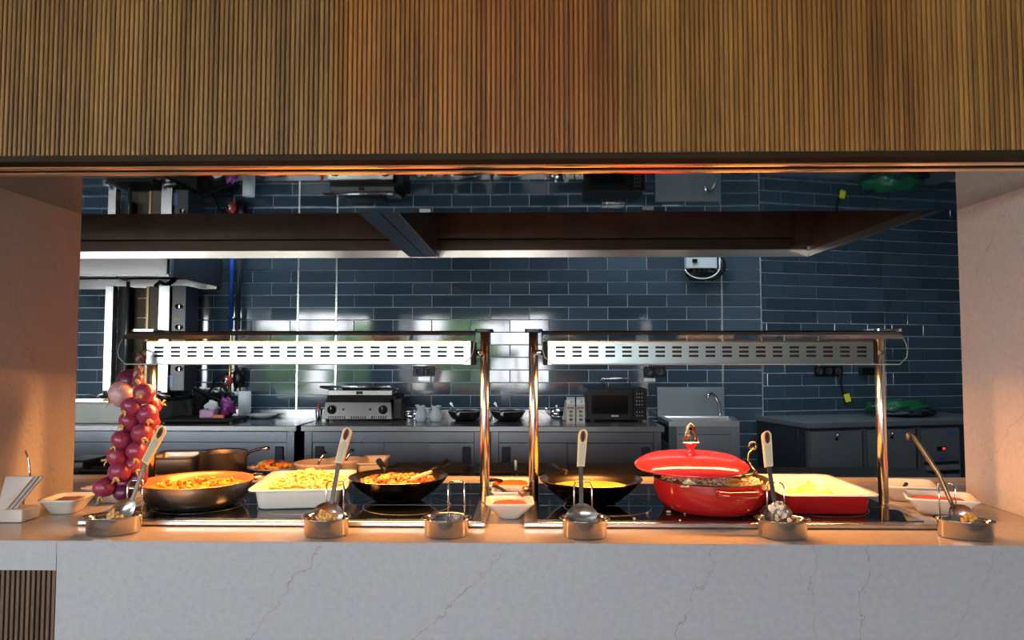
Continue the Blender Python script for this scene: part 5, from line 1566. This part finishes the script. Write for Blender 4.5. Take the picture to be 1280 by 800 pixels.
# ------------------------------------------------------------------ small condiment bowls
def bowl(c, w, d, h, rot, label, fill=None, flevel=0.6, taper=0.62, fname=None, flabel=None, wave=0.0, m='white'):
    c = Vector((c[0], c[1], CT + 0.001))
    o = MB()
    rg = lambda k, z, kw=0: rrect(w * k, d * k, 0.018, z, 6, (0, 0))
    rings = [rg(taper - 0.04, 0), rg(taper, 0.003), rg(0.93, h - 0.008), rg(1.0, h - 0.004), rg(1.0, h), rg(0.90, h - 0.002), rg(0.86, h - 0.010), rg(taper - 0.06, 0.006), rg(taper - 0.2, 0.005)]
    o.loft(rings)
    if wave:
        for v in o.v:
            v.z += wave * (v.z / h) ** 2 * ((v.y / (d / 2)) ** 2 - 0.35) * (1 if v.x > 0 else 0.3)
    o.xf(Matrix.Translation(c) @ Matrix.Rotation(rot, 4, 'Z'))
    b = tag(o.build('condiment_bowl', M[m]), label, 'bowl', 'white condiment bowls on the counter')
    if fill:
        k = taper + (0.86 - taper) * flevel - 0.03
        f = MB()
        n = 14
        gv = []
        for i in range(n + 1):
            for j in range(n + 1):
                u, v = i / n * 2 - 1, j / n * 2 - 1
                e = max(abs(u), abs(v))
                zz = h * flevel + 0.0045 * noise.noise(Vector((u * 3 + c.x * 9, v * 3, c.y))) * (1 - e ** 3) + 0.008 * (1 - e * e)
                q = Matrix.Rotation(rot, 3, 'Z') @ Vector((u * w / 2 * k * (1 - 0.10 * v * v), v * d / 2 * k * (1 - 0.10 * u * u), 0))
                gv.append((c.x + q.x, c.y + q.y, c.z + zz))
        f.add(gv, [(i * (n + 1) + j, (i + 1) * (n + 1) + j, (i + 1) * (n + 1) + j + 1, i * (n + 1) + j + 1) for i in range(n) for j in range(n)], True)
        q = [Vector(gv[i]) for i in (0, n * (n + 1), (n + 1) ** 2 - 1, n)]
        f.add([v - Vector((0, 0, 0.004)) for v in q], [(3, 2, 1, 0)])
        tag(f.build(fname, M[fill]), flabel, 'condiment')
    return c
bowl((-1.277, 1.998), 0.105, 0.125, 0.042, R(4), 'white condiment bowl of brown chutney beside the left pillar', 'sauce', 0.72, fname='chutney', flabel='brown chutney in the white bowl beside the left pillar')
bowl((-1.225, 2.175), 0.125, 0.20, 0.048, R(-14), 'long white condiment bowl of dark red relish behind the onion string', 'chili', 0.72, fname='relish', flabel='dark red relish in the long white bowl behind the onions')
bowl((-0.047, 1.952), 0.128, 0.118, 0.046, R(2), 'white condiment bowl of red pepper flakes, front one between the hobs', 'chili', 0.74, 0.44, 'pepper_flakes', 'red pepper flakes in the front white bowl between the hobs')
bowl((-0.052, 2.070), 0.096, 0.104, 0.054, R(0), 'white condiment bowl of dark herb paste, middle one between the hobs', 'darksauce', 0.66, 0.7, 'herb_paste', 'dark herb paste in the middle bowl between the hobs')
bowl((-0.052, 2.225), 0.135, 0.15, 0.050, R(0), 'white condiment bowl of orange paprika, rear one between the lamp posts', 'orangespice', 0.82, 0.6, 'paprika', 'mound of orange paprika in the rear bowl between the lamp posts')
bowl((1.135, 2.03), 0.175, 0.15, 0.046, R(-22), 'white condiment bowl of red chili on the right of the right hob', 'chili', 0.72, 0.62, 'chili_relish', 'red chili relish in the white bowl beside the right ladle', wave=0.006)
bowl((1.15, 2.23), 0.16, 0.17, 0.046, R(-20), 'white condiment bowl behind the right chili bowl, next to the lamp post', None, 0.5, 0.62, wave=0.008)
def small_spoon(a, b, m, label):
    t = tag(MB().tube([a, a + (b - a) * 0.5 + Vector((0, 0, 0.003)), b], [0.007, 0.004, 0.006], 8).build('condiment_spoon', m), label, 'spoon', 'small condiment spoons')
small_spoon(Vector((-0.048, 2.04, CT + 0.042)), P(616, 606, 2.05), M['black'], 'small dark spoon leaning in the herb paste bowl')
small_spoon(Vector((-0.08, 2.22, CT + 0.05)), P(613, 600, 2.16), M['black'], 'small dark spoon at the rear paprika bowl')
small_spoon(P(1127, 613, 2.20), P(1133, 605, 2.25), M['black'], 'small dark spoon resting in the rear right bowl')
tag(MB().tube([P(651, 618, 2.0), P(656, 612, 2.01), P(663, 612, 2.02)], [0.010, 0.009, 0.005], 10).build('condiment_spoon', M['brownsteel']), 'short steel spoon bowl by the right side of the middle bowls', 'spoon', 'small condiment spoons')

# white card stand at the far left
c = Vector((-1.335, 1.875, CT + 0.001))
t = thing('card_stand', c, 'white tilted card stand at the far left edge of the counter', 'card stand')
bx('base', M['whiteplain'], t, -1.368, -1.308, 1.86, 1.93, CT + 0.001, CT + 0.034, 0.003)
sl = MB()
a0, a1 = P(-6, 641, 1.855), P(27, 601, 1.90)
for k in range(3):
    dx = 0.005 * k
    o_ = Vector((dx, 0.010 * k, -0.002 * k))
    sl.add([Vector((-1.372, 1.858, CT + 0.036)) + o_, Vector((-1.345, 1.852, CT + 0.036)) + o_, Vector((-1.298, 1.885, CT + 0.115)) + o_, Vector((-1.372, 1.885, CT + 0.115)) + o_,
            Vector((-1.372, 1.865, CT + 0.036)) + o_, Vector((-1.345, 1.859, CT + 0.036)) + o_, Vector((-1.298, 1.892, CT + 0.115)) + o_, Vector((-1.372, 1.892, CT + 0.115)) + o_],
           [(0, 1, 2, 3), (5, 4, 7, 6), (0, 4, 5, 1), (1, 5, 6, 2), (2, 6, 7, 3), (3, 7, 4, 0)])
sl.build('card', M['whiteplain'], t)
MB().tube([(-1.368, 1.94, CT + 0.002), (-1.352, 1.95, CT + 0.11), (-1.358, 1.95, CT + 0.15), (-1.368, 1.95, CT + 0.175)], 0.0025, 8).build('wire_clip', M['chrome'], t)

# ------------------------------------------------------------------ string of red onions hanging from the left stand
OB = Vector((P(172, 440, 1.97).x, 1.97, P(172, 440, 1.97).z))
ob = thing('onion_string', P(155, 620, 1.96), 'braided string of red onions hanging from the left heat lamp stand', 'onions')
def onion_mesh(m):
    prof = []
    for k in range(15):
        u = k / 14
        th = math.pi * u
        r = math.sin(th) ** 0.8
        z = -math.cos(th) * 0.86
        if u > 0.86: r *= 0.75; z += (u - 0.86) * 1.6
        prof.append((max(r, 0.02), z))
    o = MB()
    n = 28
    rings = []
    for (r, z) in prof:
        rings.append([Vector((r * (1 + 0.025 * math.cos(7 * a)) * math.cos(a), r * (1 + 0.025 * math.cos(7 * a)) * math.sin(a), z)) for a in [2 * math.pi * j / n for j in range(n)]])
    o.loft(rings)
    return o.mesh('onion', m, Vector((0, 0, 0)))
OM = {k: onion_mesh(M[k]) for k in ('onion', 'oniondark', 'onionpale')}
rtm = MB()
rr = random.Random(2)
for k in range(10):
    a = rr.uniform(0, 6.28); q = rr.uniform(0.1, 0.34)
    rtm.tube([(0.06 * math.cos(a), 0.06 * math.sin(a), -0.80), (0.5 * q * math.cos(a), 0.5 * q * math.sin(a), -1.0), (q * math.cos(a + 0.3), q * math.sin(a + 0.3), -1.12 - rr.uniform(0, 0.18))], [0.055, 0.045, 0.012], 5)
rtm.lathe([(0.20, -0.82), (0.14, -0.93), (0.0, -0.94)], 10)
RTM = rtm.mesh('root_tuft', M['straw'], Vector((0, 0, 0)))
# px, py, radius px, depth Y, root direction (x, y, z), skin
ONI = [(163, 478, 17, 2.00, (-0.5, 0.3, 0.2), 'oniondark'), (152, 493, 16.5, 1.965, (-0.8, -0.3, -0.45), 'onionpale'),
       (180, 492, 13, 1.94, (0.1, -1, -0.15), 'onion'), (164, 508.5, 12.5, 1.935, (-0.25, -0.9, -0.5), 'onion'),
       (184.5, 518, 13, 1.95, (0.5, -0.6, -0.6), 'onion'), (193, 507, 10, 2.0, (0.8, 0.1, 0.2), 'onion'), (161, 526.5, 12, 1.94, (-0.3, -0.9, -0.5), 'onion'),
       (177, 541, 12.5, 1.945, (0.55, -0.55, -0.6), 'onion'), (162, 542, 11, 1.985, (-0.2, -0.3, -0.9), 'oniondark'), (152, 550, 12.5, 1.935, (-0.4, -0.6, -0.7), 'onion'),
       (171, 563.5, 12.5, 1.94, (0.2, -0.5, -0.85), 'onion'), (146, 570, 13, 1.935, (-0.85, -0.35, -0.4), 'onion'), (190, 528, 10, 1.985, (0.7, -0.2, -0.5), 'onion'),
       (166, 581, 12, 1.96, (0.6, -0.3, -0.5), 'onion'), (149.5, 590, 13.5, 1.935, (0.15, -0.8, -0.5), 'onion'), (172, 598, 12, 1.975, (0.3, -0.2, -0.8), 'oniondark'),
       (155, 604, 12, 1.97, (0.2, -0.5, -0.7), 'onion'), (130, 609.5, 13, 1.93, (-0.12, -0.35, -0.95), 'onion'), (154, 616, 11.5, 1.955, (0, -0.4, -0.8), 'oniondark')]
for (px, py, r, Y, d, kind) in ONI:
    p = P(px, py, Y)
    rad = r * Y / 900
    q = Vector((0, 0, -1)).rotation_difference(Vector(d).normalized())
    o = inst('onion', OM[kind], p, ob, q.to_euler(), (rad, rad, rad))
    q2 = bpy.data.objects.new('root_tuft', RTM); C.objects.link(q2); q2.parent = o; q2.scale = (1.35, 1.35, 1.12)
bd = MB(); bt = MB()
top, bot = P(177, 441, 1.985), P(169, 486, 1.975)
for s in range(3):
    pts = []
    for k in range(29):
        u = k / 28
        c_ = top + (bot - top) * u
        a = u * 15 + s * 2.094
        pts.append(c_ + Vector((0.0065 * math.cos(a), 0.005 * math.sin(2 * a), 0)))
    (bt if s == 0 else bd).tube(pts, 0.0055, 7)
bd.tube([bot, P(170, 520, 1.985), P(166, 560, 1.985), P(160, 600, 1.98)], 0.006, 7)
bd.build('braid', M['braid'], ob)
bt.build('braid_strand', M['braidtan'], ob)
MB().tube([P(176, 443, 1.985), P(180, 440, 1.995), P(182, 437.5, 2.015), (xL0 - 0.013, 2.075, P(183, 437, 2.05).z)], 0.0025, 6).build('string_loop', M['braidtan'], ob)

# ------------------------------------------------------------------ pans and plates on the range behind
ZR_ = RZ + 0.033
# roasting tin
yq = 2.70
c = Vector(((P(216, 585, yq).x), 2.735, RZ + 0.001))
t = thing('roasting_tin', c, 'rectangular steel roasting tin behind the stew pan', 'roasting tin')
rect_dish('tin', c, 0.17, 0.22, 0.065, R(12), M['panback'], M['panback'], t, lip=0.006, r=0.025, taper=0.95, th=0.002)
MB().tube([P(228, 579, 2.72), P(236, 575, 2.76), P(248, 577, 2.82)], 0.004, 8).build('wire_handle', M['chrome'], t)
# saucepan
c = Vector((P(279, 585, 2.72).x, 2.72, RZ + 0.001))
t = thing('saucepan', c, 'steel saucepan with long raised handle behind the stew pan', 'saucepan')
pan_lathe('body', c, [(0.080, 0), (0.085, 0.006), (0.085, 0.072), (0.088, 0.076)], [(0.086, 0.077), (0.082, 0.072), (0.082, 0.006), (0, 0.005)], M['panback'], M['panback'], t, 40)
a = c + Vector((0.082, 0.01, 0.062)); b = P(336, 560, 2.70)
MB().tube([a, a + Vector((0.02, 0, 0.012)), a + (b - a) * 0.6 + Vector((0, 0, 0.006)), b], [0.007, 0.006, 0.007, 0.008], 10).build('handle', M['chrome'], t)
# plate with mixed food
c = Vector((P(342, 590, 2.70).x, 2.72, RZ + 0.001))
t = tag(MB().lathe([(0.06, 0), (0.085, 0.012), (0.102, 0.020), (0.100, 0.022), (0.06, 0.008), (0, 0.007)], 40, c).build('dinner_plate', M['plate']), 'lilac plate of mixed food behind the pasta dish', 'plate')
t = MB(); rr = random.Random(6)
for k in range(46):
    a, q = rr.uniform(0, 6.28), 0.07 * math.sqrt(rr.random())
    x_ = q * math.cos(a)
    t.c = (0.70, 0.58, 0.40) if x_ < -0.03 else rr.choice([(0.65, 0.20, 0.03), (0.55, 0.14, 0.02), (0.25, 0.10, 0.03), (0.70, 0.40, 0.05), (0.12, 0.06, 0.03)])
    t.blob((c.x - 0.01 + x_, c.y + q * math.sin(a), c.z + 0.020 + 0.022 * (1 - q / 0.07)), (rr.uniform(0.008, 0.018), rr.uniform(0.008, 0.014), rr.uniform(0.006, 0.011)), k, 0.4, 7, 5)
tag(t.build('mixed_leftovers', M['food']), 'mixed vegetables and bread heaped on the lilac plate', 'food')
# cream pots and white tray
for (px, lab, py_, rad, yy) in ((398, 'cream plastic tub with a spoon, left of the pair behind the pasta dish', 577, 0.085, 2.70), (432, 'cream plastic tub with a spoon, right of the pair behind the pasta dish', 574, 0.068, 2.785)):
    zt_ = P(px, py_, yy).z
    c = Vector((P(px, 580, yy).x, yy, RZ + 0.001))
    hh_ = max(0.04, zt_ - RZ - 0.004)
    t = thing('plastic_tub', c, lab, 'tub', 'cream tubs behind the pasta dish')
    MB().lathe([(rad * 0.92, 0), (rad, 0.006), (rad, hh_ - 0.012), (rad * 1.03, hh_ - 0.010), (rad * 1.03, hh_), (rad * 0.95, hh_), (rad * 0.93, hh_ - 0.02), (0, hh_ - 0.022)], 36, c).build('tub', M['cream'], t)
    tag(MB().tube([c + Vector((0.0, -0.02, hh_ - 0.0195)), P(px + 2, py_ - 2, yy - 0.03), P(px + 5, py_ - 7, yy - 0.02), P(px + 9, py_ - 12, yy - 0.01)], [0.006, 0.004, 0.004, 0.008], 8).build('tub_spoon', M['chrome']), 'steel spoon standing in the %s cream tub' % ('left' if px < 410 else 'right'), 'spoon')
cq = Vector((P(468, 588, 2.75).x, 2.74, RZ + 0.001))
t = thing('serving_tray', cq, 'pale rectangular tray behind the left wok', 'tray')
rect_dish('tray', cq, 0.10, 0.22, 0.045, R(4), M['cream'], M['cream'], t, lip=0.008, r=0.01, taper=0.85, th=0.003)
